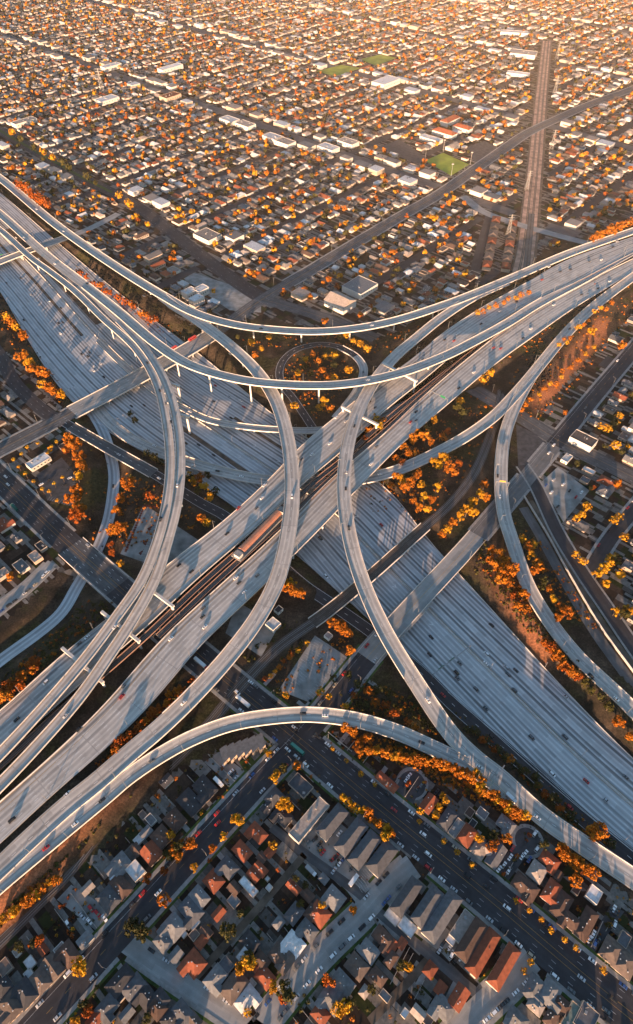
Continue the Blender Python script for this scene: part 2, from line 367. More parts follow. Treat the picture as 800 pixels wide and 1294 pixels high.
def dashes(name, path, lines, m, dz=0.03, parent=None, t0=0.0, t1=1.0, w=0.16):
    """lines: [(offset, dash, gap)]; dash 0 = solid; offset may be a function of s"""
    mb = MB(); a, b = t0 * path.len, t1 * path.len
    for off, dash, gap in lines:
        g = off if callable(off) else (lambda s, o=off: o)
        s = a; L = dash if dash else 7.0; G = gap if dash else 0.0
        while s < b - 1:
            e = min(s + L, b); h0, h1 = g(s), g(e)
            mb.add([path.at(s, h0 - w, dz), path.at(e, h1 - w, dz), path.at(e, h1 + w, dz), path.at(s, h0 + w, dz)], [(0, 1, 2, 3)]); s += L + G
    return on_road(mb.obj(name, m), parent)
def poly(name, px, m, z, parent=None):
    pts = [P(x, y, 0) for x, y in px]; a = sum(pts[i].x * pts[(i + 1) % len(pts)].y - pts[(i + 1) % len(pts)].x * pts[i].y for i in range(len(pts)))
    if a < 0: pts.reverse()
    return mesh_obj(name, [(p.x, p.y, z) for p in pts], [tuple(range(len(pts)))], m, parent)

# ------------------------------------------------------------------ the lines of the place (points of the photograph + height)
HW110_L = [(-60, 290), (0, 367), (39, 435), (89, 506), (148, 553), (205, 583), (250, 608), (300, 643), (372, 697), (412, 734), (444, 762), (500, 812), (540, 854), (605, 906), (686, 984), (800, 1075), (850, 1115)]
HW110_R = [(-60, 200), (0, 244), (79, 312), (142, 364), (200, 409), (250, 446), (294, 482), (349, 528), (400, 562), (450, 590), (494, 616), (525, 666), (562, 706), (611, 760), (670, 825), (735, 896), (800, 961), (850, 1008)]
Z110 = -7.0
hw110 = edges_path([(x, y, Z110) for x, y in HW110_L], [(x, y, Z110) for x, y in HW110_R], smooth=41, ext=260)
H0 = hw110.nearest(P(-16, 277, -7)); hf = lambda f: (H0 + f * 1152) / hw110.len      # fraction of the stretch in view
def zline(pts, zs): return [(p[0], p[1], z) for p, z in zip(pts, zs)]
Z5 = 9.0
up105 = edges_path([(x, y, Z5) for x, y in [(-60, 946), (0, 899), (81, 825), (138, 781), (208, 716), (270, 669), (330, 616), (382, 562), (430, 522), (479, 482), (516, 457), (557, 423), (610, 388), (657, 362), (717, 328), (800, 299), (860, 279)]],
                   [(x, y, Z5) for x, y in [(-60, 1005), (0, 955), (90, 875), (180, 797), (251, 730), (310, 680), (349, 644), (382, 612), (427, 575), (461, 543), (485, 520), (533, 482), (580, 443), (662, 388), (726, 358), (800, 320), (860, 292)]])
lo105 = edges_path([(x, y, Z5) for x, y in [(-60, 1066), (0, 1013), (68, 953), (135, 888), (200, 812), (270, 747), (352, 672), (427, 597), (445, 583), (489, 545), (535, 501), (596, 449), (662, 399), (723, 365), (800, 327), (860, 300)]],
                   [(x, y, Z5) for x, y in [(-60, 1118), (0, 1067), (68, 1002), (130, 950), (200, 880), (240, 830), (289, 781), (326, 747), (371, 702), (424, 648), (443, 627), (486, 583), (511, 558), (574, 504), (626, 460), (676, 424), (726, 389), (767, 364), (810, 338), (860, 312)]])
railA = [(-60, 1020), (0, 968), (90, 887), (180, 808), (251, 741), (310, 689), (352, 652), (400, 607), (430, 583), (465, 551), (500, 521), (540, 489), (580, 458), (630, 420), (668, 393), (724, 362), (800, 324), (860, 297)]
railB = [(200, 804), (270, 738), (330, 684), (372, 647), (420, 603), (450, 575), (490, 541), (530, 503), (575, 463), (612, 433), (645, 410)]
S1 = [(-60, 550), (0, 605), (70, 672), (160, 752), (270, 846), (390, 945), (464, 1007), (624, 1138), (751, 1246), (840, 1318)]
S2 = [(10, 1335), (50, 1290), (185, 1143), (325, 990), (390, 922), (425, 880), (470, 824), (530, 757), (590, 692), (640, 634), (706, 555), (760, 490), (800, 443), (850, 383)]
S4 = [(-60, 598), (0, 568), (90, 522), (180, 474), (260, 428), (332, 378), (400, 337), (500, 277), (557, 244), (600, 214), (640, 186), (665, 169), (700, 152), (750, 130), (800, 112), (860, 86)]
S5a = [(-60, 380), (0, 449), (16, 480), (39, 505), (62, 524), (82, 532)]
S5 = [(82, 534, 0), (100, 545, 0), (140, 568, 0), (200, 602, 0), (225, 618, 0), (258, 638, 0), (284, 652, 0), (345, 705, 0), (385, 740, -.6), (414, 760, -1.6), (450, 785, -3), (480, 807, -4.4), (535, 853, -6), (572, 890, -6.5), (621, 932, -6.6), (670, 974, -6.6), (735, 1033, -6.6), (800, 1087, -6.6), (850, 1128, -6.6)]
S6 = [(-40, 865, -2), (0, 835, -3), (75, 777, -5), (97, 742, -6), (118, 705, -6.3), (136, 660, -6.4), (143, 620, -6.5), (144, 598, -6.6), (139, 572, -6.7), (130, 545, -6.8), (112, 515, -6.9), (90, 490, -7)]
S7 = [(330, 378), (349, 383), (390, 395), (420, 405), (456, 420), (502, 440), (545, 462), (596, 490), (623, 506), (655, 525), (690, 547), (712, 560), (760, 583), (800, 603), (850, 628)]
S8 = [(-40, 348), (0, 331), (31, 319), (79, 302), (115, 288), (150, 270)]
S9 = [(660, 588), (676, 612), (705, 673), (737, 725), (768, 770), (800, 817), (840, 872)]
S10 = [(742, 728), (771, 681), (800, 645), (840, 597)]
X1 = [(152, 1186), (200, 1220), (250, 1254), (300, 1288), (340, 1316)]
X0 = [(-40, 800), (0, 768), (36, 740), (66, 711)]
X2 = [(521, 1092), (495, 1114), (462, 1151), (400, 1212), (340, 1284), (312, 1318)]
X3 = [(672, 1211), (645, 1240), (600, 1282), (570, 1315)]
Y1 = [(343, 1045), (390, 1082), (455, 1130), (480, 1154), (540, 1204), (605, 1258)]
Y2 = [(238, 1245), (307, 1169), (360, 1109), (385, 1080)]
Y3 = [(545, 1208), (522, 1234), (467, 1291)]
B2 = [(-80, 118), (0, 165), (100, 222), (172, 260), (240, 312), (300, 357), (335, 380)]
RAIL = [(-60, 1245), (0, 1188), (50, 1138), (82, 1106), (135, 1040), (200, 980), (262, 918), (300, 872), (350, 820), (412, 775), (475, 722), (537, 666), (570, 636), (598, 600), (615, 562), (626, 530), (634, 495), (643, 455), (655, 400), (664, 350), (668, 310), (672, 270)]
CORR = [(655, 360), (664, 320), (672, 250), (677, 200), (684, 120), (691, 52)]
LOOP = [(400, 548, 0), (391, 534, 0), (370, 503, 0), (358, 488, 0), (353, 474, .6), (357, 457, 1.6), (374, 442, 3), (405, 435, 4), (430, 439, 5), (449, 450, 6), (459, 464, 7), (458, 478, 7.6), (450, 495, 8.3), (436, 514, 8.8), (424, 528, 9)]

# ------------------------------------------------------------------ ground: one sheet, cut down for the sunken freeway, banked up under the raised ones
CARVES = []
def carve(c, hw, slope, dz=-0.35): CARVES.append((np.asarray(c), np.broadcast_to(np.asarray(hw, float), (len(c),)), slope, dz))
emb = px_line([(530, 452, 5), (570, 440, 8), (640, 402, 8.4), (720, 362, 8.4), (800, 325, 8.4), (880, 290, 8.4)], 6)
carve(emb, 42, 26, -0.6)
carve(px_line([(670, 476, 6.5), (690, 452, 8), (715, 422, 8.5), (750, 387, 8.5), (800, 349, 8.5), (860, 312, 8.5)], 6), 9, 34, -0.6)
carve(px_line([(-80, 1040, 8.4), (0, 975, 8.4), (70, 905, 7.6), (105, 880, 5)], 6), 46, 10, -0.6)
carve(px_line([(-80, 1170, 8.4), (0, 1107, 8.4), (60, 1050, 8), (130, 995, 6), (170, 968, 3)], 6), 12, 15, -0.8)
carve(px_line([(575, 950, 1.0), (610, 978, .9), (683, 1032, .5), (740, 1072, .3), (800, 1112, .2), (870, 1160, .2)], 6), 11, 9, -0.7)
carve(px_line([(690, 785, 1.0), (731, 831, 1.6), (800, 896, .6), (860, 950, .5)], 6), 8, 8, -0.4)
carve(px_line(LOOP[:11], 5), 5.5, 9, -0.3)
carve(px_line(S6, 6), 8, 10, -0.3)
carve(px_line([(414, 760, -1.6), (450, 785, -3), (480, 807, -4.4), (535, 853, -6), (621, 932, -6.6), (735, 1033, -6.6), (850, 1128, -6.6)], 6), 6, 12, -0.3)
carve(hw110.c, hw110.w / 2 + 1.0, 16, -0.4)
def ground_z(xy):
    xy = np.asarray(xy, float).reshape(-1, 2); z = np.zeros(len(xy))
    for c, hw, sl, dz in CARVES:
        lo, hi = c[:, :2].min(0) - hw.max() - sl, c[:, :2].max(0) + hw.max() + sl
        idx = np.where(((xy > lo) & (xy < hi)).all(1))[0]
        for k0 in range(0, len(idx), 4000):
            I = idx[k0:k0 + 4000]
            D = np.sqrt(((xy[I][:, None, :] - c[None, :, :2]) ** 2).sum(2)); D2 = D - hw[None, :]
            j = D2.argmin(1); d = D2[np.arange(len(I)), j]
            t = np.clip(d / sl, 0, 1); t = t * t * (3 - 2 * t)
            z[I] = (c[j, 2] + dz) * (1 - t) + z[I] * t
    return z
def gz(x, y): return float(ground_z([(x, y)])[0])
def inpoly(x, y, pts):
    r = False; n = len(pts); j = n - 1
    for i in range(n):
        xi, yi = pts[i]; xj, yj = pts[j]
        if (yi > y) != (yj > y) and x < (xj - xi) * (y - yi) / (yj - yi) + xi: r = not r
        j = i
    return r
WILDP = [(-200, 60), (-60, 190), (60, 262), (110, 318), (240, 410), (340, 403), (480, 430), (540, 398), (640, 338), (720, 306), (800, 276), (1000, 200), (1000, 150), (1100, 300), (800, 395), (720, 478), (662, 548), (690, 640), (720, 705), (800, 830), (1000, 1060), (1000, 1260), (800, 1135), (640, 1012), (520, 975), (425, 925), (350, 912), (225, 972), (90, 1110), (-150, 1330), (-150, 880), (0, 790), (78, 722), (160, 748), (60, 640), (95, 560), (75, 500), (10, 445), (-200, 250)]
WILD_W = [tuple(P(x, max(y, 20))[:2]) for x, y in WILDP]
SUNLIT_SOIL = [[tuple(P(x, y)[:2]) for x, y in q] for q in ([(672, 512), (700, 470), (760, 395), (800, 362), (900, 300), (900, 340), (800, 392), (762, 432), (722, 476), (700, 520), (684, 535)], [(-60, 1240), (0, 1180), (60, 1115), (130, 1030), (200, 962), (185, 955), (100, 1030), (0, 1130), (-60, 1180)], [(625, 690), (640, 705), (700, 830), (690, 845), (665, 800), (612, 715)])]  # banks whose red soil has the orange sunlight painted into its colour
def build_ground():
    xs = np.r_[[-7000, -4000, -2400, -1500, -1000, -800, -650], np.arange(-560, 541, 4.0), [620, 760, 1000, 1500, 2400, 4000, 7000]]
    ys = np.r_[[-1500, -700, -300, -120, -60], np.arange(-24, 1185, 4.0), [1300, 1500, 1800, 2300, 3000, 4200, 6500]]
    X, Y = np.meshgrid(xs, ys); xy = np.stack([X.ravel(), Y.ravel()], 1); Z = ground_z(xy)
    rs = np.random.RandomState(3); Z = Z + np.where(np.abs(Z) > 0.5, (rs.rand(len(Z)) - .5) * 0.35, 0)
    nx, ny = len(xs), len(ys); f = []; mi = []
    wp = np.array(WILD_W)
    cx = (xs[1:] + xs[:-1]) / 2; cy = (ys[1:] + ys[:-1]) / 2; CX, CY = np.meshgrid(cx, cy); ins = np.zeros(CX.shape, bool); j = len(wp) - 1
    for i in range(len(wp)):
        xi, yi = wp[i]; xj, yj = wp[j]
        if yi != yj: ins ^= ((yi > CY) != (yj > CY)) & (CX < (xj - xi) * (CY - yi) / (yj - yi) + xi)
        j = i
    for b in range(ny - 1):
        for a in range(nx - 1):
            i = b * nx + a; f.append((i, i + 1, i + nx + 1, i + nx)); k = 0 if ins[b, a] else 1
            mi.append(k)
    so = np.array([float(any(inpoly(x, y, q) for q in SUNLIT_SOIL)) if abs(x) < 560 and -24 < y < 700 else 0.0 for x, y in xy]).reshape(ny, nx)
    for _ in range(3): so[1:-1, 1:-1] = (so[1:-1, 1:-1] * 2 + so[:-2, 1:-1] + so[2:, 1:-1] + so[1:-1, :-2] + so[1:-1, 2:]) / 6
    o = mesh_obj('ground', np.c_[xy, Z], f, [M_WILD, M_URB], None, mi, smooth=True); struct(o)
    at = o.data.attributes.new('sunlit_red_soil', 'FLOAT', 'POINT'); at.data.foreach_set('value', so.ravel())
build_ground()

# ------------------------------------------------------------------ at-grade streets
EXCL = []      # (samples, half width): kept clear of houses and trees
def street(name, pts, width, m, z, walks=0.0, lanes=None, yellow=None, z_lift=True, t0=0, t1=1):
    c = px_line(pts, 3.0); c[:, 2] += z; p = Path(c); EXCL.append((c[:, :2], width / 2 + 1.0)); STREETS[id(pts)] = (c[:, :2], width)
    o = struct(ribbon(name, p, -width / 2, width / 2, m))
    if lanes: dashes('lane_marking', p, lanes, M_WHITE2, 0.02, o, w=0.09)
    if yellow: dashes('centre_line', p, yellow, M_YEL, 0.02, o, w=0.09)
    return p
STREETS = {}
def free_runs(p, off, rng, own, pad=.6):
    """index fractions of the path where a strip at this offset does not run over another street"""
    n = len(p.c); q = (p.c + p.n * off)[:, :2]; ok = np.zeros(n, bool)
    for a, b in rng: ok[int(a * (n - 1)):int(b * (n - 1)) + 1] = True
    for k, (c, w) in STREETS.items():
        if k == own: continue
        d = np.sqrt(((q[:, None, :] - c[None, :, :]) ** 2).sum(2)).min(1); ok &= d > w / 2 + pad + 1.5
    runs = []; i = 0
    while i < n:
        if ok[i]:
            j = i
            while j + 1 < n and ok[j + 1]: j += 1
            if j - i >= 2: runs.append((i / (n - 1), j / (n - 1)))
            i = j + 1
        else: i += 1
    return runs
def walks(name, p, width, w=2.2, rng=((0, 1),), own=None):
    for s in (-1, 1):
        off = s * (width / 2 + w / 2)
        for a, b in free_runs(p, off, rng, own):
            struct(sweep(name, p, [(-w / 2, -0.3), (w / 2, -0.3), (w / 2, 0.15), (-w / 2, 0.15)], M_WALK, None, a, b, off))
ph = street('avenue_road', S1, 23, M_ASPH, 0.10, lanes=[(-7.9, 3, 9), (-4.6, 3, 9), (4.6, 3, 9), (7.9, 3, 9)], yellow=[(-1.6, 0, 0), (1.6, 0, 0)]); pS1 = ph
pS2 = street('street_road', S2, 16.5, M_ASPH, 0.116, yellow=[(-.25, 4, 8)], lanes=[(5.4, 0, 0)])
struct(ribbon('street_road', pS2, -8.2, 8.2, M_STCON2, .006, None, pS2.nearest(P(600, 682)) / pS2.len, pS2.nearest(P(700, 563)) / pS2.len))
pS4 = street('boulevard_road', S4, 19.5, M_ASPH2, 0.108, lanes=[(-7, 3, 9), (-3.6, 3, 9), (3.6, 3, 9), (7, 3, 9)], yellow=[(-.5, 0, 0), (.5, 0, 0)])
pS5a = street('curving_road', S5a, 15, M_ASPH, 0.104, lanes=[(-3.6, 3, 9), (3.6, 3, 9)])
pS7 = street('crosstown_road', S7, 20, M_ASPH2, 0.112, lanes=[(-6, 3, 9), (6, 3, 9)], yellow=[(0, 0, 0)])
pS8 = street('upper_bridge_road', S8, 13, M_STCON, 0.10)
pS9 = street('frontage_road', S9, 11, M_ASPH, 0.10)
pS10 = street('residential_road', S10, 12, M_ASPH, 0.104)
pX1 = street('concrete_street', X1, 10, M_STCON, 0.104)
pX0 = street('concrete_street', X0, 10, M_STCON, 0.104)
pX2 = street('concrete_street', X2, 12, M_STCON, 0.104)
pX3 = street('concrete_street', X3, 13, M_STCON, 0.104)
pY1 = street('alley', Y1, 5.5, M_ASPH2, 0.096)
pY2 = street('alley', Y2, 4.5, M_DIRT, 0.096)
pY3 = street('alley', Y3, 4.5, M_DIRT, 0.092)
pB2 = street('divided_road', B2, 23, M_ASPH, 0.104, lanes=[(-6.5, 3, 9), (6.5, 3, 9)])
struct(ribbon('median_grass', pB2, -3.2, 3.2, M_GRASS, .03, None, .03, .62))
f2 = pS2.nearest(P(607, 673)) / pS2.len
for (p, w, r, o_) in ((pS1, 23, ((0, .275), (.325, .47), (.50, 1)), S1), (pS2, 16.5, ((0, .40), (f2, .99)), S2), (pX1, 10, ((.02, 1),), X1), (pX2, 12, ((.02, 1),), X2), (pX3, 13, ((.02, 1),), X3), (pX0, 10, ((0, .97),), X0), (pS10, 12, ((.06, 1),), S10), (pS4, 19.5, ((0, .1), (.27, .95)), S4)):
    walks('sidewalk', p, w, 2.4, r, id(o_))
# planted strips beside the sidewalks of the foreground
for (p, w, r, o_) in ((pS1, 23, ((.58, 1),), S1), (pS2, 16.5, ((0, .33),), S2), (pX1, 10, ((.05, 1),), X1), (pX2, 12, ((.05, 1),), X2), (pX3, 13, ((.05, 1),), X3)):
    for s in (-1, 1):
        off = s * (w / 2 + 3.2)
        for a, b in free_runs(p, off, r, id(o_), 1.5): struct(ribbon('verge', p, off - .8, off + .8, M_GRASS, 0.06, None, a, b))
# frontage strip between the slender ramp and the residential road
pWL = Path(px_line([(662, 628), (690, 674), (720, 728), (760, 795), (800, 850), (840, 905)], 6))
tag(sweep('boundary_wall', pWL, [(-.2, -.5), (.2, -.5), (.2, 2.6), (-.2, 2.6)], M_PARA), 'long pale boundary wall between the slender ramp and the frontage road', 'wall')
struct(ribbon('service_path', pWL, -11, -2, M_ASPH2, .06, None, .08, 1)); struct(ribbon('gravel_path', pWL, .6, 6.5, M_DIRT, .05, None, .03, .95)); struct(ribbon('kerb_path', pS9, 5.6, 7.4, M_WALK, .06)); struct(ribbon('kerb_path', pS9, -7.4, -5.6, M_WALK, .06))
pS11 = street('cross_road', [(585, 248), (612, 268), (660, 285), (710, 299), (745, 308)], 15, M_STCON, .108); pS12 = street('terrace_road', [(619, 272), (611, 300), (600, 342)], 13, M_ASPH, .10)
# cul-de-sacs and car parks
def disc(name, x, y, r, m, z):
    c = P(x, y); return struct(mesh_obj(name, [(c.x + r * math.cos(t), c.y + r * math.sin(t), z) for t in np.linspace(0, 2 * PI, 28, endpoint=False)], [tuple(range(28))], m))
disc('turning_circle_kerb', 667, 1063, 10.4, M_WALK, .085); disc('turning_circle', 667, 1063, 8.2, M_LOTA, .1)
disc('turning_circle_kerb', 521, 990, 11, M_WALK, .085); disc('turning_circle', 521, 991, 9, M_LOTA, .1)
struct(poly('cul_de_sac_road', [(672, 1072), (655, 1067), (608, 1103), (636, 1122)], M_LOTA, .096))
struct(poly('cul_de_sac_road', [(506, 985), (530, 1000), (521, 1018), (494, 1005)], M_LOTA, .096))
struct(poly('car_park', [(772, 1143), (789, 1152), (748, 1208), (737, 1202)], M_LOTA, .07))
struct(poly('car_park', [(277, 950), (310, 975), (292, 993), (258, 963)], M_LOT, .07))
struct(poly('car_park', [(72, 1137), (90, 1118), (156, 1160), (134, 1186)], M_LOT, .07))
struct(poly('car_park', [(380, 1050), (408, 1022), (500, 1098), (455, 1134), (395, 1085)], M_LOT, .07))
struct(poly('car_park', [(536, 1180), (555, 1165), (590, 1195), (568, 1215)], M_LOT, .07))
struct(poly('car_park', [(508, 1150), (560, 1190), (552, 1200), (500, 1160)], M_LOT, .066))
struct(poly('car_park', [(398, 803), (450, 838), (402, 892), (352, 872)], M_LOT, .07))
struct(poly('car_park', [(182, 637), (262, 690), (215, 722), (152, 700)], M_LOT, .06))
struct(poly('car_park', [(46, 600), (78, 578), (96, 600), (92, 640), (60, 632)], M_LOTA, .07))
struct(poly('car_park', [(652, 536), (676, 548), (690, 560), (664, 592), (655, 590)], M_LOTA, .07))
struct(poly('car_park', [(300, 760), (352, 792), (330, 830), (285, 800)], M_LOT, .05))
struct(poly('car_park', [(200, 780), (300, 700), (330, 730), (230, 810)], M_LOTA, .05))
struct(poly('car_park', [(683, 610), (705, 590), (745, 620), (712, 660)], M_LOT, .06))
def bays(px0, px1, n, depth, z=.1, name='bay_marking'):
    A_, B_ = P(*px0), P(*px1); d = (B_ - A_).normalized(); q = Vector((-d.y, d.x, 0)); L = (B_ - A_).length; mb = MB()
    for i in range(n + 1):
        p = A_ + d * L * i / n; mb.add([p - d * .08 + Vector((0, 0, z)), p + d * .08 + Vector((0, 0, z)), p + d * .08 + q * depth + Vector((0, 0, z)), p - d * .08 + q * depth + Vector((0, 0, z))], [(0, 1, 2, 3)])
    struct(mb.obj(name, M_WHITE2))
bays((184, 645), (160, 700), 18, -5); bays((196, 650), (176, 705), 18, 5); bays((210, 652), (186, 712), 18, -5); bays((226, 668), (206, 716), 16, -5); bays((250, 686), (222, 718), 14, 5)
bays((356, 868), (400, 806), 22, -6); bays((372, 874), (420, 818), 22, 6); bays((392, 888), (440, 834), 20, 6); bays((458, 1128), (492, 1100), 14, 5.2); bays((455, 1122), (478, 1096), 12, 5.2); bays((60, 632), (90, 640), 10, 5); bays((92, 610), (90, 636), 10, 5)
M_PLANT = mat('planter_bark', (0.09, 0.022, 0.014), var=.4)
for q in ([(193, 664), (189, 672), (186, 668)], [(188, 680), (184, 690), (180, 686)], [(182, 694), (178, 702), (175, 699)], [(181, 637), (200, 640), (199, 643), (181, 640)], [(181, 640), (183, 641), (160, 698), (157, 697)]): struct(poly('planter_lawn', q, M_PLANT, .09))
struct(poly('lawn', [(302, 963), (316, 955), (326, 966), (312, 980)], M_GRASS, .085))
struct(poly('paved_apron', [(245, 345), (330, 372), (330, 395), (290, 392), (232, 352)], M_LOT, .05))
struct(poly('sports_field', [(537, 203), (560, 193), (593, 208), (570, 222)], M_FIELD, .08))
struct(poly('school_yard', [(478, 186), (505, 176), (540, 200), (528, 208)], M_LOTA, .07))
struct(poly('school_yard', [(590, 186), (612, 178), (636, 190), (600, 205)], M_LOTA, .07))
struct(poly('sports_field', [(400, 90), (432, 82), (456, 86), (425, 97)], M_FIELD, .08))
struct(poly('sports_field', [(455, 75), (480, 69), (502, 73), (475, 83)], M_FIELD, .08))

# ------------------------------------------------------------------ sunken freeway
def build_110():
    p = hw110; w = p.w
    o = struct(ribbon('sunken_freeway_road', p, -w / 2, w / 2, M_CONC))
    lines = []
    for k in range(-12, 13):
        off = k * 3.66
        if k % 6 == 0: continue
        lines.append((off, 3.2, 8.5))
    mb = MB()
    for off, d, g in lines:
        s = 8.0
        while s < p.len - 5:
            ww = np.interp(s, p.s, w) / 2
            if abs(off) < ww - 3: mb.add([p.at(s, off - .11, .02), p.at(s + d, off - .11, .02), p.at(s + d, off + .11, .02), p.at(s, off + .11, .02)], [(0, 1, 2, 3)])
            s += d + g
    on_road(mb.obj('lane_marking', M_WHITE), o)
    e = MB()
    dashes('edge_line', p, [(lambda s: np.interp(s, p.s, w) / 2 - 2.6, 0, 0), (lambda s: -np.interp(s, p.s, w) / 2 + 2.6, 0, 0)], M_WHITE, .022, o, w=.13)
    dashes('median_line', p, [(1.3, 0, 0), (-1.3, 0, 0)], M_YEL, .022, o, w=.12)
    b = sweep('median_barrier', p, [(-.38, -.1), (.38, -.1), (.16, 1.0), (-.16, 1.0)], M_PARA)
    tag(b, 'low concrete barrier dividing the two directions of the wide sunken freeway', 'barrier')
    for a, bb, ofs, hw, lab in ((.02, .34, -13, 2.0, 0), (.05, .33, 17, 6.5, 0), (.52, .66, -19, 2.6, 0), (.56, .70, 30, 1.8, 0)):
        struct(ribbon('dirt_median', p, ofs - hw, ofs + hw, M_DIRT, .045, None, hf(a), hf(bb)))
    for sgn, nm in ((1, 'northeast'), (-1, 'southwest')):
        n = len(p.c)
        r = sweep('retaining_kerb', p, [(-.2, -.6), (.2, -.6), (.2, .7), (-.2, .7)], M_PARA, None, 0, 1, sgn * (w / 2 + .3))
        tag(r, 'low concrete wall along the ' + ('loop ramp side' if sgn > 0 else 'foreground side') + ' of the sunken freeway', 'wall')
    # chevrons and arrows painted between carriageways
    ch = MB()
    for s0, off in ((.60, 14), (.63, 14), (.66, 14), (.69, 14), (.72, 14), (.60, -8), (.63, -8), (.66, -8), (.71, -8), (.75, -8), (.79, -8), (.83, -8)):
        s = hf(s0) * p.len
        for sg in (-1, 1):
            ch.add([p.at(s, off, .024), p.at(s + .9, off, .024), p.at(s - 1.6, off + sg * 1.7, .024), p.at(s - 2.5, off + sg * 1.7, .024)], [(0, 1, 2, 3)] if sg < 0 else [(3, 2, 1, 0)])
    on_road(ch.obj('chevron_marking', M_WHITE), o)
build_110()
for _i in range(0, len(hw110.c) - 3, 3): EXCL.append((hw110.c[_i:_i + 4, :2], hw110.w[_i:_i + 4].max() / 2 + 4))
def low_road(name, pts, w, m, lines, yel=None):
    c = px_line(pts, 5); p = Path(c); EXCL.append((c[:, :2], w / 2 + 2)); c[:, 2] += .10
    o = struct(ribbon(name, p, -w / 2, w / 2, m))
    dashes('lane_marking', p, lines, M_WHITE, .02, o, w=.12)
    return p
pS6 = low_road('sunken_ramp_road', S6, 11, M_CONC, [(0, 3, 8), (4.9, 0, 0), (-4.9, 0, 0)])
pS5 = low_road('collector_road', S5, 11.5, M_ASPH, [(0, 3, 8), (5.0, 0, 0), (-5.0, 0, 0)])
pLOOPg = low_road('loop_ramp_road', LOOP[:10], 9.5, M_ASPH, [(0, 3, 8), (4.2, 0, 0), (-4.2, 0, 0)])

# ------------------------------------------------------------------ bridges and flyovers
def rel(path, px, py, z): return path.nearest(P(px, py, z)) / path.len
def column_mesh(h, r=1.0, flare=True):
    mb = MB(); n = 12; prof = [(r, 0), (r * .96, h * .35), (r, max(h - 3.2, h * .6)), (r * 1.25, h - 1.4), (r * 1.9, h)] if flare else [(r, 0), (r, h * .5), (r, h)]
    v = []; f = []
    for (rr, z) in prof:
        for i in range(n):
            t = 2 * PI * (i + .5) / n; v.append((rr * math.cos(t), rr * .8 * math.sin(t), z))
    for k in range(len(prof) - 1):
        for i in range(n): f.append((k * n + i, k * n + (i + 1) % n, (k + 1) * n + (i + 1) % n, (k + 1) * n + i))
    f.append(tuple(range(n - 1, -1, -1))); f.append(tuple((len(prof) - 1) * n + i for i in range(n)))
    mb.add(v, f); return mb
def add_column(parent, x, y, top, rz, r=1.0):
    g = gz(x, y) - .6
    if top - g < 1.5: return
    o = column_mesh(top - g, r).obj('column', M_COLUMN, parent, smooth=False); o.location = (x, y, g); o.rotation_euler = (0, 0, rz)
def deck(name, label, cat, path, o0, o1, m, lines, yel=None, depth=1.9, para=((1, 0, 1), (-1, 0, 1)), cols=(), t0=0, t1=1, group=None, ramp_h=0.95, dbl=False, rcol=1.0, girder=True):
    root = empty(name, path.at(path.len * (t0 + t1) / 2))
    root.location = (0, 0, 0)
    tag(root, label, cat, group)
    n = len(path.c); o0 = np.broadcast_to(o0, (n,)); o1 = np.broadcast_to(o1, (n,))
    ROADSURF[root.name] = ribbon('road_surface', path, o0 + .1, o1 - .1, m, 0.02, root, t0, t1)
    # slab with tapered box girder under it
    i0, i1 = int(t0 * (n - 1)), int(round(t1 * (n - 1))); v = []; f = []
    for i in range(i0, i1 + 1):
        W = o1[i] - o0[i]; ins = min(2.4, W * .2)
        for o, u in ((o0[i], 0), (o0[i], -.45), (o0[i] + ins, -.8), (o0[i] + ins + .5, -depth), (o1[i] - ins - .5, -depth), (o1[i] - ins, -.8), (o1[i], -.45), (o1[i], 0)):
            q = path.c[i] + path.n[i] * o; v.append((q[0], q[1], q[2] + u))
    for i in range(i1 - i0):
        for j in range(8): f.append((i * 8 + (j + 1) % 8, i * 8 + j, (i + 1) * 8 + j, (i + 1) * 8 + (j + 1) % 8))
    f.append(tuple(range(8))); f.append(tuple((i1 - i0) * 8 + j for j in range(7, -1, -1)))
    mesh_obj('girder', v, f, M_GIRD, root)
    for side, a, b in para:
        off = (o1 - .2) if side > 0 else (o0 + .2)
        sweep('parapet', path, [(-.2, -.5), (.2, -.5), (.2, ramp_h), (-.2, ramp_h)], M_PARA, root, max(a, t0), min(b, t1), off + side * .06)
    if lines: dashes('lane_marking', path, lines, M_WHITE, .04, root, t0, t1, w=.12)
    if yel: dashes('edge_line', path, yel, M_YEL, .04, root, t0, t1, w=.12)
    for c in cols:
        s = c * path.len; q = path.at(s, (np.interp(s, path.s, o0) + np.interp(s, path.s, o1)) / 2); add_column(root, q[0], q[1], q[2] - depth + .05, path.heading(s), rcol)
    EXCL.append((path.c[i0:i1 + 1, :2], (o1 - o0).max() / 2 + 1.0))
    return root
def cols_at(path, lst, z=10): return [rel(path, x, y, z) for x, y in lst]
L2 = [(0, 3, 9)]
def std(w): return [(0, 3, 9), (w / 2 - 1.2, 0, 0)], [(-w / 2 + 1.0, 0, 0)]
DECKS = {}
def fly(key, label, pts, w, para=((1, 0, 1), (-1, 0, 1)), cols=(), lines=None, rcol=1.0):
    c = px_line(pts, 5); p = Path(c).bank(); l, y = std(w)
    r = deck('flyover_ramp', label, 'flyover', p, -w / 2, w / 2, M_DECK, lines if lines is not None else l, y, para=para, cols=cols, group='curved flyover ramps of the interchange', rcol=rcol)
    DECKS[key] = p; return r, p
def fr(a, b, n): return list(np.linspace(a, b, n))
F1 = [(-60, 183, 2), (0, 225, 3), (75, 287, 5), (150, 339, 8), (205, 373, 10.5), (250, 397, 12.5), (300, 411, 14), (350, 417, 15), (400, 419, 15), (450, 415, 14.5), (500, 405, 13.5), (560, 386, 12), (600, 371, 10.8), (650, 350, 9.6), (720, 320, 9.2), (800, 292, 9.15), (860, 270, 9.1)]
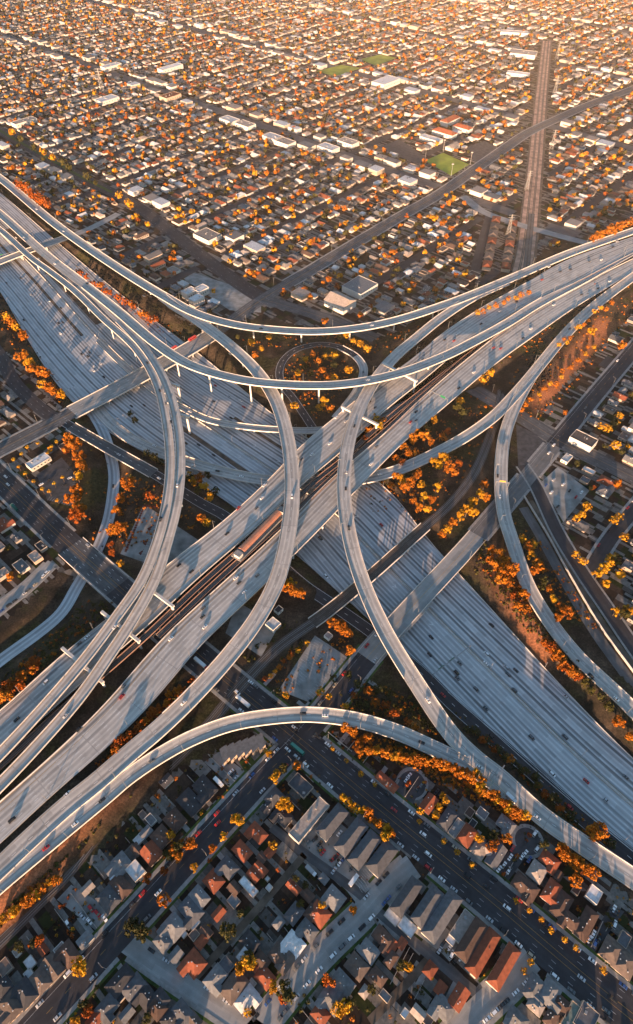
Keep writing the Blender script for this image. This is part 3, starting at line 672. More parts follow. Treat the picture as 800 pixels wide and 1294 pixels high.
fly('F1', 'uppermost long flyover curving from the upper freeway edge past the avenue crossing', F1, 14.5, cols=fr(.17, .69, 15))
F1B = [(205, 375, 10.4), (222, 388, 11.2), (245, 402, 12), (290, 436, 14), (325, 470, 15.6), (348, 505, 16.8), (362, 548, 17.6), (369, 600, 18), (367, 655, 18), (351, 730, 17.2), (327, 778, 16.2), (290, 828, 14.9), (240, 883, 13.2), (200, 921, 12), (162, 953, 11.2), (122, 988, 10.4), (81, 1021, 9.8), (27, 1070, 9.3), (0, 1096, 9.2), (-60, 1150, 9.1)]
_c = px_line(F1B, 5); _p = Path(_c)
fly('F1B', 'sweeping flyover crossing above the station roof and down the foreground bank', F1B, 14, para=((1, 0, 1), (-1, .1, .80)), cols=cols_at(_p, [(252, 408), (305, 450), (340, 492), (358, 540), (369, 612), (352, 726), (322, 786), (282, 838), (240, 883)], 15))
F2 = [(-60, 222, 2), (0, 270, 3.5), (62, 325, 6.5), (110, 362, 10), (150, 394, 13.5), (200, 436, 18.5), (240, 461, 21.5), (300, 479, 23.7), (360, 486, 24.2), (430, 486, 23), (500, 473, 20.5), (560, 451, 16.5), (600, 431, 13.5), (640, 409, 11.4), (680, 384, 10), (740, 352, 9.4), (800, 318, 9.15), (860, 291, 9.1)]
_p = Path(px_line(F2, 5))
fly('F2', 'highest flyover running level across the middle of the interchange', F2, 13.5, para=((1, 0, .80), (-1, 0, .20), (-1, .315, 1)), cols=cols_at(_p, [(221, 450), (266, 470), (319, 482), (359, 486), (405, 487), (547, 457)], 22))
FC = [(-60, 248, 2), (0, 290, 3.5), (40, 326, 6), (62, 342, 6.6), (95, 368, 9), (130, 402, 12), (172, 441, 16), (197, 482, 19), (211, 538, 20.5), (215, 590, 20.5), (210, 640, 20), (197, 690, 18.7), (178, 735, 17.4), (147, 780, 16), (108, 832, 14.6), (54, 895, 13), (0, 953, 12), (-60, 1012, 11)]
_p = Path(px_line(FC, 5))
fly('FC', 'outer deck of the paired flyovers bending above the left boulevard bridge', FC, 9.0, cols=cols_at(_p, [(40, 326), (75, 352), (106, 379), (140, 412), (169, 438)], 12), lines=[], rcol=.95)
FD = [(100, 361, 9.2), (118, 374, 10.6), (145, 400, 13.2), (186, 444, 17.2), (212, 489, 19.6), (226, 546, 20.5), (228, 595, 20.5), (223, 640, 20), (211, 687, 18.7), (197, 730, 17.5), (170, 780, 16), (135, 833, 14.6), (100, 882, 13.4), (54, 935, 12.4), (0, 992, 11.6), (-60, 1050, 11)]
_p = Path(px_line(FD, 5))
fly('FD', 'inner deck of the paired flyovers bending above the left boulevard bridge', FD, 9.4, para=((-1, .16, 1), (1, .60, 1)), cols=cols_at(_p, [(222, 520), (229, 570), (226, 625), (206, 708)], 19), lines=[], rcol=.95)
F5 = [(640, 357, 9.6), (598, 376, 10.8), (560, 400, 12.5), (530, 424, 14), (494, 456, 15.7), (465, 495, 17.2), (444, 545, 18), (435, 600, 18), (437, 650, 17.3), (453, 720, 15), (484, 793, 12.3), (528, 866, 8.8), (572, 930, 5.2), (600, 958, 3), (634, 985, 1.4), (683, 1030, 1.0), (740, 1070, .7), (800, 1110, .6), (860, 1152, .6)]
_p = Path(px_line(F5, 5))
fly('F5', 'long flyover bending down across the sunken freeway into the lower merge', F5, 13, para=((1, .02, 1), (-1, .1, .75)), cols=cols_at(_p, [(545, 412), (508, 441), (438, 580), (445, 690), (470, 764), (506, 832), (548, 896)], 14))
F6 = [(-60, 1171, 9.1), (0, 1117, 9.2), (54, 1072, 9.3), (95, 1038, 9.5), (135, 1005, 9.7), (162, 982, 9.7), (200, 956, 9.6), (240, 934, 9.4), (290, 915, 9.1), (340, 906, 8.8), (390, 903, 8.4), (440, 908, 7.6), (490, 921, 6.5), (540, 942, 5), (590, 967, 3), (625, 990, 1.3), (655, 1014, .85)]
_p = Path(px_line(F6, 5))
fly('F6', 'lowest curved ramp arching over the avenue and street corner in the foreground', F6, 11, para=((1, .30, .90), (-1, 0, .97)), cols=cols_at(_p, [(230, 938), (290, 915), (335, 906), (432, 907), (470, 915)], 8))
F4 = [(860, 310, 9.1), (800, 350, 9.1), (750, 388, 9.1), (716, 421, 9.1), (690, 452, 9.05), (668, 479, 8.9), (645, 505, 8.6), (622, 528, 8), (585, 554, 6.6), (540, 578, 4.6), (500, 595, 2.9), (470, 603, 1.9), (440, 608, 1.1), (380, 611, .2), (330, 606, -.8), (280, 596, -2), (235, 583, -3), (200, 571, -4), (165, 554, -5.1), (135, 530, -6.2), (112, 500, -6.75)]
_p = Path(px_line(F4, 5))
fly('F4', 'ramp dropping from the raised freeway and slipping beneath it toward the sunken lanes', F4, 13, para=((1, .08, .93), (-1, 0, .93)), cols=cols_at(_p, [(600, 545), (560, 568), (515, 590), (290, 598), (240, 584)], 4))
F4B = [(700, 440, 9.05), (680, 464, 8.95), (662, 492, 8.7), (645, 528, 8.4), (636, 560, 8.1), (633, 610, 7.6), (637, 650, 6.8), (646, 680, 6), (668, 741, 4.2), (697, 789, 2.6), (731, 831, 2), (784, 881, 1), (800, 897, .9), (860, 957, .9)]
_p = Path(px_line(F4B, 5))
fly('F4B', 'slender ramp bending past the corner car park and russet trees', F4B, 12.5, para=((1, .14, 1), (-1, .22, 1)), cols=cols_at(_p, [(636, 560), (633, 606), (639, 655), (655, 705)], 6))
F7 = [(575, 482, .3), (546, 497, .4), (520, 508, .5), (488, 522, .6), (440, 537, .7), (400, 544, .6), (350, 543, .1), (300, 538, -.5), (262, 530, -1), (232, 516, -1.6), (205, 500, -2.6), (180, 481, -4), (150, 455, -5.8), (125, 430, -6.8)]
_p = Path(px_line(F7, 5))
fly('F7', 'low slim ramp passing beneath every other flyover just above the sunken lanes', F7, 9, cols=cols_at(_p, [(385, 544), (320, 540), (256, 528)], 0), lines=[])
_pl = Path(px_line(LOOP[8:], 4))
r_ = deck('loop_flyover', 'short raised end of the loop ramp joining the upper carriageway', 'flyover', _pl, -4.75, 4.75, M_DECK, [(0, 3, 9)], None, para=((1, 0, .8), (-1, 0, .62)), cols=[.15, .4, .65], depth=1.4)
DECKS['LOOP'] = _pl
def freeway(name, label, p, m, nl, cols, par=((1, 0, 1), (-1, 0, 1)), yside=-1):
    w = p.w
    r = deck(name, label, 'freeway', p, -w / 2, w / 2, m, None, None, para=par, depth=2.1, girder=True)
    for k in range(1, nl):
        pass
    fns = [((lambda s, q=k / nl: -np.interp(s, p.s, w) / 2 + 2.6 + (np.interp(s, p.s, w) - 5.4) * q), 3, 9) for k in range(1, nl)]
    fns.append(((lambda s: yside * -1 * (np.interp(s, p.s, w) / 2 - 1.6)), 0, 0))
    dashes('lane_marking', p, fns, M_WHITE, .04, r, w=.12)
    dashes('edge_line', p, [((lambda s: yside * (np.interp(s, p.s, w) / 2 - 1.3)), 0, 0), ((lambda s: yside * (np.interp(s, p.s, w) / 2 - 5.6)), 0, 0)], M_YEL, .042, r, w=.14)
    for t in cols:
        s = t * p.len; W = np.interp(s, p.s, w)
        for q in (-.3, 0, .3):
            a = p.at(s, q * W); add_column(r, a[0], a[1], a[2] - 2.05, p.heading(s), 1.0)
        q0, q1 = p.at(s, -.42 * W, -1.6), p.at(s, .42 * W, -1.6)
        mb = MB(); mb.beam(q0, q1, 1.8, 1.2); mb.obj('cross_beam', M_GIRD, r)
    return r
freeway('raised_freeway', 'upper carriageway of the raised freeway on the loop ramp side of the tracks', up105, M_DECK2, 6, [.14, .18, .235, .27, .31, .35, .39, .43, .47, .52, .57], ((1, 0, .50), (1, .565, .735), (-1, 0, 1)), -1)
freeway('raised_freeway', 'lower carriageway of the raised freeway on the foreground side of the tracks', lo105, M_DECK2, 6, [.16, .205, .25, .29, .33, .37, .41, .45, .50, .55], ((1, 0, 1), (-1, .18, .86)), 1)
def guideway(label, pts, w, t):
    p = Path(px_line([(x, y, Z5 - .25) for x, y in pts], 6)); r = empty('rail_guideway'); tag(r, label, 'rail guideway', 'light rail guideways between the carriageways')
    ribbon('ballast_bed', p, -w / 2, w / 2, M_BAL, .02, r)
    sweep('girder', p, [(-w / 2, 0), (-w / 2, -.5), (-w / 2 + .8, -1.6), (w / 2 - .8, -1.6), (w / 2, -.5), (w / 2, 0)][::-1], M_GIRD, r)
    red = mat('guideway_wall', (0.27, 0.165, 0.125), var=.2, scale=.3)
    for s in (-1, 1): sweep('side_wall', p, [(-.12, -.4), (.12, -.4), (.12, .9), (-.12, .9)], red, r, 0, 1, s * (w / 2 + .1))
    for o in ((-.75, .75) if w < 6 else (-2.75, -1.25, 1.25, 2.75)): sweep('rail', p, [(-.06, .02), (.06, .02), (.06, .18), (-.06, .18)], M_STEEL, r, 0, 1, o)
    for tt in t:
        q = p.at(tt * p.len); add_column(r, q[0], q[1], q[2] - 1.55, p.heading(tt * p.len), .8)
    return p
pRA = guideway('brown ballasted rail guideway running the whole length between the two carriageways', railA, 5.0, fr(.12, .56, 12))
pRB = guideway('second brown rail guideway hugging the lower carriageway past the station', railB, 4.6, fr(.03, .85, 9))

# bridges at street level
def bridge(label, base, w, m, a, b, depth=1.5, cols=(), zz=.13, para=True, lines=None, yel=None, ph=1.0):
    p0 = base; i0 = int(a * (len(p0.c) - 1)); i1 = int(b * (len(p0.c) - 1)); c = p0.c[i0:i1 + 1].copy(); c[:, 2] = np.maximum(c[:, 2], 0) * 0 + zz + .03; p = Path(c)
    r = deck('overpass_bridge', label, 'bridge', p, -w / 2, w / 2, m, lines, yel, depth=depth, para=((1, 0, 1), (-1, 0, 1)) if para else (), ramp_h=ph, group='street bridges over the sunken lanes')
    for t in cols:
        for q in (-.32, 0, .32):
            k = p.at(t * p.len, q * w); add_column(r, k[0], k[1], k[2] - depth + .05, p.heading(t * p.len), .7)
    return p
def f_at(p, x, y): return p.nearest(P(x, y, 0)) / p.len
bS2 = bridge('wide pale street bridge crossing the sunken freeway beside the rail bridge', pS2, 17.5, M_STCON, f_at(pS2, 466, 828), f_at(pS2, 606, 674), cols=(.2, .4, .6, .8), yel=[(0, 0, 0)])
bS4 = bridge('broad boulevard bridge over the sunken freeway under the paired flyovers', pS4, 24, M_STCON, f_at(pS4, 92, 521), f_at(pS4, 268, 423), cols=(.2, .4, .6, .8), lines=[(-7, 3, 9), (-3.6, 3, 9), (3.6, 3, 9), (7, 3, 9)])
bS8 = bridge('narrow street bridge over the sunken freeway, nearest the upper freeway edge', pS8, 15, M_STCON, .02, .62, cols=(.25, .5, .75))
bS1 = bridge('grey avenue bridge section over the sunken ramp at the left', pS1, 26, M_ASPH2, f_at(pS1, 92, 692), f_at(pS1, 146, 741), lines=[(-8.4, 3, 9), (-4.9, 3, 9), (4.9, 3, 9), (8.4, 3, 9)], yel=[(-1.6, 0, 0), (1.6, 0, 0)])
pS5d = Path(px_line([(q[0], q[1], q[2]) for q in S5[:8]], 5))
bS5 = bridge('narrow asphalt bridge slanting over the sunken ramp beside the boulevard corner', pS5d, 13, M_ASPH2, .05, .45, cols=(.3, .6), lines=[(0, 3, 8)])
pRL = Path(px_line(RAIL, 6))
def railway():
    c = pRL.c.copy(); c[:, 2] += .06
    p = Path(c); EXCL.append((c[:, :2], 8))
    o = struct(ribbon('railway_path', p, -4.6, 4.6, M_BAL, .07))
    for k in (-2.9, -1.45, 1.45, 2.9): sweep('rail', p, [(-.09, .06), (.09, .06), (.09, .24), (-.09, .24)], M_STEEL, o, 0, 1, k)
    return p
railway()
bR = bridge('dark rail bridge with graffiti wall crossing the sunken freeway', pRL, 11, M_BAL, f_at(pRL, 400, 785), f_at(pRL, 545, 659), cols=(.22, .42, .62, .8), zz=.25, ph=1.2)
pCO = Path(px_line(CORR, 10))
wc = np.linspace(12, 9.5, len(pCO.c))
struct(ribbon('utility_corridor_path', pCO, -wc, wc, mat('corridor_dirt', (0.40, 0.25, 0.185), var=.5, scale=.09), .05))
struct(ribbon('corridor_side_road', pCO, -wc - 4, -wc, M_DIRT, .045)); struct(ribbon('corridor_side_road', pCO, wc, wc + 3, M_DIRT, .045))
EXCL.append((pCO.c[:, :2], 19))
pCE = Path(px_line([(598, 27), (640, 34), (680, 43), (700, 46)], 10)); struct(ribbon('utility_corridor_path', pCE, -12, 12, MATS['corridor_dirt'], .054)); EXCL.append((pCE.c[:, :2], 14))
for _o in (-5.5, -3.6, 2.6, 4.6): struct(ribbon('dirt_track_path', pCO, _o - .7, _o + .7, M_DIRT, .06))

# outrigger bents: cross beams and columns that carry the flyovers over the raised freeway
def bent(label, a, b, ztop, cols, zbase=None):
    A, B = P(*a, ztop), P(*b, ztop); mb = MB(); mb.beam(A, B, 2.4, 2.2); o = mb.obj('bent_beam', M_COLUMN)
    tag(o, label, 'bridge support', 'outrigger supports of the flyovers')
    for t in cols:
        q = A.lerp(B, t); g = gz(q.x, q.y) - .5
        c = column_mesh(ztop - 2.1 - g, 1.1, False).obj('column', M_COLUMN, o); c.location = (q.x, q.y, g)
bent('straight support beam and post carrying the highest flyover over the upper carriageway', (484, 458), (527, 481), 18.5, (.05, .95))
bent('support beam under the long flyover beside the loop ramp merge', (432, 513), (478, 536), 15.6, (.04, .96))
bent('support beam jutting past the inner paired deck toward the station', (180, 737), (219, 766), 15.4, (.06, .95))
bent('support beam jutting over the upper carriageway, nearest the avenue bridge', (128, 772), (176, 810), 14.2, (.05, .96))
bent('support beam jutting over the upper carriageway, nearest the lower freeway corner', (78, 818), (130, 862), 13, (.05, .97))
bent('hammerhead support beside the paired flyovers over the sunken lanes, upper one', (217, 484), (227, 487), 17.6, (.75,))
bent('hammerhead support beside the paired flyovers over the sunken lanes, lower one', (224, 523), (240, 525), 18.4, (.72,))

# ------------------------------------------------------------------ station between the carriageways
def station():
    r = empty('rail_station'); tag(r, 'long orange roofed light rail station between the two carriageways', 'station')
    A, B = P(306, 699, Z5), P(353, 651, Z5); d = (B - A); L = d.length; d.normalize(); n = Vector((-d.y, d.x, 0)); yaw = math.atan2(d.y, d.x)
    def loc(mb):
        mb.v = [tuple(A + d * v[0] + n * v[1] + Vector((0, 0, v[2]))) for v in mb.v]; return mb
    m = MB(); m.box(-8, -5.2, -1.2, L + 8, 5.2, .9); loc(m).obj('platform', M_WALK, r)
    roof = mat('station_roof', (0.46, 0.20, 0.12), rough=.6, var=.15, scale=.2)
    v = []; f = []; W = 4.6
    pr = [(-W, 4.9), (-W * .6, 5.6), (0, 5.9), (W * .6, 5.6), (W, 4.9), (W, 4.6), (0, 5.55), (-W, 4.6)]
    pr = [(a * .78, b) for a, b in pr]
    for x in (0, L): v += [(x, a, b) for a, b in pr]
    for j in range(8): f.append((j, 8 + j, 8 + (j + 1) % 8, (j + 1) % 8))
    f += [tuple(range(7, -1, -1)), tuple(range(8, 16))]
    m = MB(); m.add(v, [q[::-1] for q in f]); loc(m).obj('roof', roof, r)
    for i in range(8):
        m = MB(); m.tube((2 + i * (L - 4) / 7, 0, .9), (2 + i * (L - 4) / 7, 0, 5.5), .25, .22); loc(m).obj('post', M_COLUMN, r)
    for x0 in (-7, L + 1.5):
        m = MB(); m.box(x0, -3, .9, x0 + 5, 3, 4.2); t = loc(m).obj('stair_tower', M_PARA, r)
        m = MB(); m.box(x0 - .3, -3.3, 4.21, x0 + 5.3, 3.3, 4.5); loc(m).obj('tower_roof', M_WALK, t)
    for s in (-1, 1):
        m = MB(); m.box(-8, s * 5.2 - .06, .9, L + 8, s * 5.2 + .06, 1.9); loc(m).obj('railing', M_STEEL, r)
station()

# ------------------------------------------------------------------ keep-clear map
GX0, GY0, GC = -2300.0, -60.0, 2.5
OCC = np.zeros((1840, 1100), bool)
def occ_disc(x, y, r):
    i0, i1 = int((x - r - GX0) / GC), int((x + r - GX0) / GC) + 1; j0, j1 = int((y - r - GY0) / GC), int((y + r - GY0) / GC) + 1
    if i1 < 0 or j1 < 0 or i0 >= 1840 or j0 >= 1100: return
    i0, j0 = max(i0, 0), max(j0, 0); i1, j1 = min(i1, 1840), min(j1, 1100)
    a = (np.arange(i0, i1) + .5) * GC + GX0 - x; b = (np.arange(j0, j1) + .5) * GC + GY0 - y
    OCC[i0:i1, j0:j1] |= (a[:, None] ** 2 + b[None, :] ** 2) < r * r
def occ(x, y):
    i, j = int((x - GX0) / GC), int((y - GY0) / GC)
    return not (0 <= i < 1840 and 0 <= j < 1100) or OCC[i, j]
def occ_rect(x, y, rz, hl, hw, mark=False):
    c, s = math.cos(rz), math.sin(rz)
    for a in np.linspace(-hl, hl, max(2, int(hl) + 1)):
        for b in np.linspace(-hw, hw, max(2, int(hw) + 1)):
            X, Y = x + a * c - b * s, y + a * s + b * c
            if mark:
                i, j = int((X - GX0) / GC), int((Y - GY0) / GC)
                if 0 <= i < 1840 and 0 <= j < 1100: OCC[i, j] = True
            elif occ(X, Y): return True
    return False
def mark_poly(px, grow=3):
    w = [tuple(P(x, y)[:2]) for x, y in px]; xs = [q[0] for q in w]; ys = [q[1] for q in w]
    for i in range(max(0, int((min(xs) - GX0) / GC)), min(1840, int((max(xs) - GX0) / GC) + 1)):
        for j in range(max(0, int((min(ys) - GY0) / GC)), min(1100, int((max(ys) - GY0) / GC) + 1)):
            if inpoly((i + .5) * GC + GX0, (j + .5) * GC + GY0, w): OCC[i, j] = True
for c, r in EXCL:
    pp = Path(np.c_[c, np.zeros(len(c))])
    for s in np.arange(0, pp.len, 3.0):
        q = pp.at(s); occ_disc(q[0], q[1], r + 1.5)
mark_poly(WILDP)
for fld in ([(537, 203), (560, 193), (593, 208), (570, 222)], [(478, 186), (505, 176), (540, 200), (528, 208)], [(590, 186), (612, 178), (636, 190), (600, 205)], [(400, 90), (432, 82), (456, 86), (425, 97)], [(455, 75), (480, 69), (502, 73), (475, 83)],
            [(245, 345), (330, 372), (330, 395), (232, 352)], [(683, 610), (705, 590), (745, 620), (712, 660)], [(46, 600), (78, 578), (96, 600), (92, 640), (60, 632)]): mark_poly(fld)

# ------------------------------------------------------------------ houses
AZ = math.radians(48.3)        # world angle of the streets that run up to the right
ROT = dict(A=AZ, B=AZ - PI / 2)
def roof_solid(mb, L, W, h, kind, ov=.5, pitch=.45, ox=0, oy=0, turn=False, m=0):
    a, b = L / 2 + ov, W / 2 + ov; rh = b * pitch; e = h - .12; t = .22
    if kind == 'g': r0, r1 = -a, a
    else: r0, r1 = -a + b * .95, a - b * .95
    if r0 >= r1: r0 = r1 = 0
    v = [(-a, -b, e), (a, -b, e), (a, b, e), (-a, b, e), (-a, -b, e + t), (a, -b, e + t), (a, b, e + t), (-a, b, e + t), (r0, 0, e + t + rh), (r1, 0, e + t + rh)]
    f = [(3, 2, 1, 0), (0, 1, 5, 4), (1, 2, 6, 5), (2, 3, 7, 6), (3, 0, 4, 7), (4, 5, 9, 8), (6, 7, 8, 9), (5, 6, 9), (7, 4, 8)]
    if turn: v = [(-y, x, z) for x, y, z in v]
    mb.add([(x + ox, y + oy, z) for x, y, z in v], f, m)
    return e + t + rh
def ring(L, W, z0, z1, t=.25):
    a, b = L / 2, W / 2; c, d = a - t, b - t
    v = [(-a, -b), (a, -b), (a, b), (-a, b), (-c, -d), (c, -d), (c, d), (-c, d)]; V = [(x, y, z0) for x, y in v] + [(x, y, z1) for x, y in v]; f = []
    for i in range(4):
        j = (i + 1) % 4; f += [(i, j, 8 + j, 8 + i), (4 + j, 4 + i, 12 + i, 12 + j), (8 + i, 8 + j, 12 + j, 12 + i), (j, i, 4 + i, 4 + j)]
    return V, f
_w = MB(); _w.box(-.65, -.05, 0, .65, .05, 1.1); WIN = _w.obj('window', M_GLASS); WINM = WIN.data; bpy.data.objects.remove(WIN)
_w = MB(); _w.box(-.5, -.06, 0, .5, .06, 2.05); DOOR = _w.obj('door', mat('door_paint', (.12, .08, .06))); DOORM = DOOR.data; bpy.data.objects.remove(DOOR)
_w = MB(); _w.box(-.35, -.3, 0, .35, .3, 1.5); CHI = _w.obj('chimney', mat('chimney_brick', (.2, .1, .07))); CHIM = CHI.data; bpy.data.objects.remove(CHI)
_w = MB(); _w.box(-.28, -.28, -.3, .28, .28, .45); VEN = _w.obj('roof_vent', mat('vent_metal', (.5, .5, .5), rough=.5)); VENM = VEN.data; bpy.data.objects.remove(VEN)
_w = MB(); _w.box(-.9, -.7, 0, .9, .7, .9); ACU = _w.obj('roof_unit', M_STEEL); ACUM = ACU.data; bpy.data.objects.remove(ACU)
def put(me, name, parent, x, y, z, rz=0.0, sc=None):
    o = bpy.data.objects.new(name, me); COL.objects.link(o); o.parent = parent; o.location = (x, y, z); o.rotation_euler = (0, 0, rz)
    if sc: o.scale = sc
    return o
def house(x, y, rz, L, W, kind, col, wi=None, h=None, detail=2, name='house', z0=None, wings=True):
    """Empty at the base > wall, roof (> chimney / roof units), parapet, wing, door, windows"""
    r = empty(name, (x, y, (gz(x, y) if z0 is None else z0)), rz)
    wi = random.randrange(6) if wi is None else wi
    h = h or (ru(2.7, 3.3) if kind != 'f' else ru(3.0, 3.6))
    mb = MB(); mb.box(-L / 2, -W / 2, -.4, L / 2, W / 2, h - .1)
    if kind == 'g':
        e = h - .1; k = (W / 2 + .5) * .45 * .9
        mb.add([(L / 2, -W / 2, e), (L / 2, W / 2, e), (L / 2, 0, e + k), (-L / 2, -W / 2, e), (-L / 2, W / 2, e), (-L / 2, 0, e + k)], [(0, 1, 2), (4, 3, 5)])
    wl = mb.obj('wall', wallmat(wi), r); rm = roofmat(col)
    if kind == 'f':
        m = MB(); m.box(-L / 2 + .26, -W / 2 + .26, h - .3, L / 2 - .26, W / 2 - .26, h + .05); ro = m.obj('roof', rm, r)
        V, f = ring(L + .1, W + .1, h - .35, h + .45); mesh_obj('parapet', V, f, wallmat(wi), r)
        if L > 9 and detail:
            for q in range(1 + int(L > 18) * 2): put(ACUM, 'roof_unit', ro, ru(-.35, .35) * L, ru(-.25, .25) * W, h + .05, rnd())
    else:
        k2 = 'h' if kind in 'hl' else 'g'
        m = MB(); top = roof_solid(m, L, W, h, k2); ro = m.obj('roof', rm, r)
        if kind == 'l' and wings:
            s = random.choice((-1, 1)); wl_, ww = W * .34, min(W * .62, L * .48); ox = s * (L / 2 - ww / 2 - .3)
            m = MB(); m.box(ox - ww / 2, -W / 2 - wl_, -.4, ox + ww / 2, -W / 2 + .5, h - .13)
            e = h - .1; k = (ww / 2 + .5) * .45 * .9
            m.add([(ox - ww / 2, -W / 2 - wl_, e), (ox + ww / 2, -W / 2 - wl_, e), (ox, -W / 2 - wl_, e + k)], [(0, 1, 2)]); m.obj('wing_wall', wallmat(wi), r)
            m = MB(); roof_solid(m, wl_ + W * .5, ww, h + .03, 'g', ox=ox, oy=-W / 2 - wl_ + (wl_ + W * .5) / 2, turn=True); m.obj('wing_roof', rm, r)
        if detail > 1 and L > 7:
            for _q in range(3):
                yy = ru(-.38, .38) * W; put(VENM, 'roof_vent', ro, ru(-.28, .28) * L, yy, h + .1 + (W / 2 + .5 - abs(yy)) * .45)
        if detail and L > 9 and rnd() < .5: put(CHIM, 'chimney', ro, ru(-.2, .2) * L, ru(.12, .25) * W * random.choice((-1, 1)), h + .2)
    if detail > 1 and L > 8:
        for s in (-1, 1): put(WINM, 'window', r, L * ru(.15, .32), s * (W / 2 + .03), 1.0)
        put(WINM, 'window', r, L / 2 + .03, -W * .24, 1.0, PI / 2); put(DOORM, 'door', r, L / 2 + .03, W * .14, .0, PI / 2)
    occ_rect(x, y, rz, L / 2 + 1, W / 2 + 1, True)
    return r
KINDN = dict(h='hipped', g='gabled', f='flat', l='winged')
def house_px(px, py, L, W, kind, col, d, row, extra=None, h=None):
    L *= .86; W *= .81; w = P(px, py, 3.5); small = L < 7.5
    r = house(w.x, w.y, ROT[d], L, W, kind, col, h=2.5 if small else h, detail=0 if small else 2, name='shed' if small else 'house')
    where, frm, key, grp = ROWS[row]
    reg(r, extra or (ROOFN[col] + ' ' + KINDN[kind] + (' shed' if small else ' house')), where, frm, key(w), 'shed' if small else 'house', grp)
    return r
def dist_to(px, py):
    q = P(px, py); return lambda w: (w - q).length if hasattr(w, 'length') else math.hypot(w[0] - q.x, w[1] - q.y)
CORNER = dist_to(380, 935)
ROWS = {
 1: ('on the railway side of the dark street', 'the avenue', CORNER, 'houses between railway and dark street'),
 2: ('on the inner side of the dark street', 'the avenue', CORNER, 'houses between dark street and alley'),
 3: ('between alley and broad pale street', 'the avenue', CORNER, 'houses between alley and pale street'),
 4: ('below the broad pale street', 'the avenue', CORNER, 'houses below the broad pale street'),
 5: ('between the avenue and the lower merge', 'the street corner', CORNER, 'houses between avenue and merge'),
 6: ('past the second pale street', 'the avenue', CORNER, 'houses on the lower corner'),
 7: ('along the bottom of the dark street', 'the pale street', dist_to(160, 1195), 'houses along the bottom of the dark street'),
}
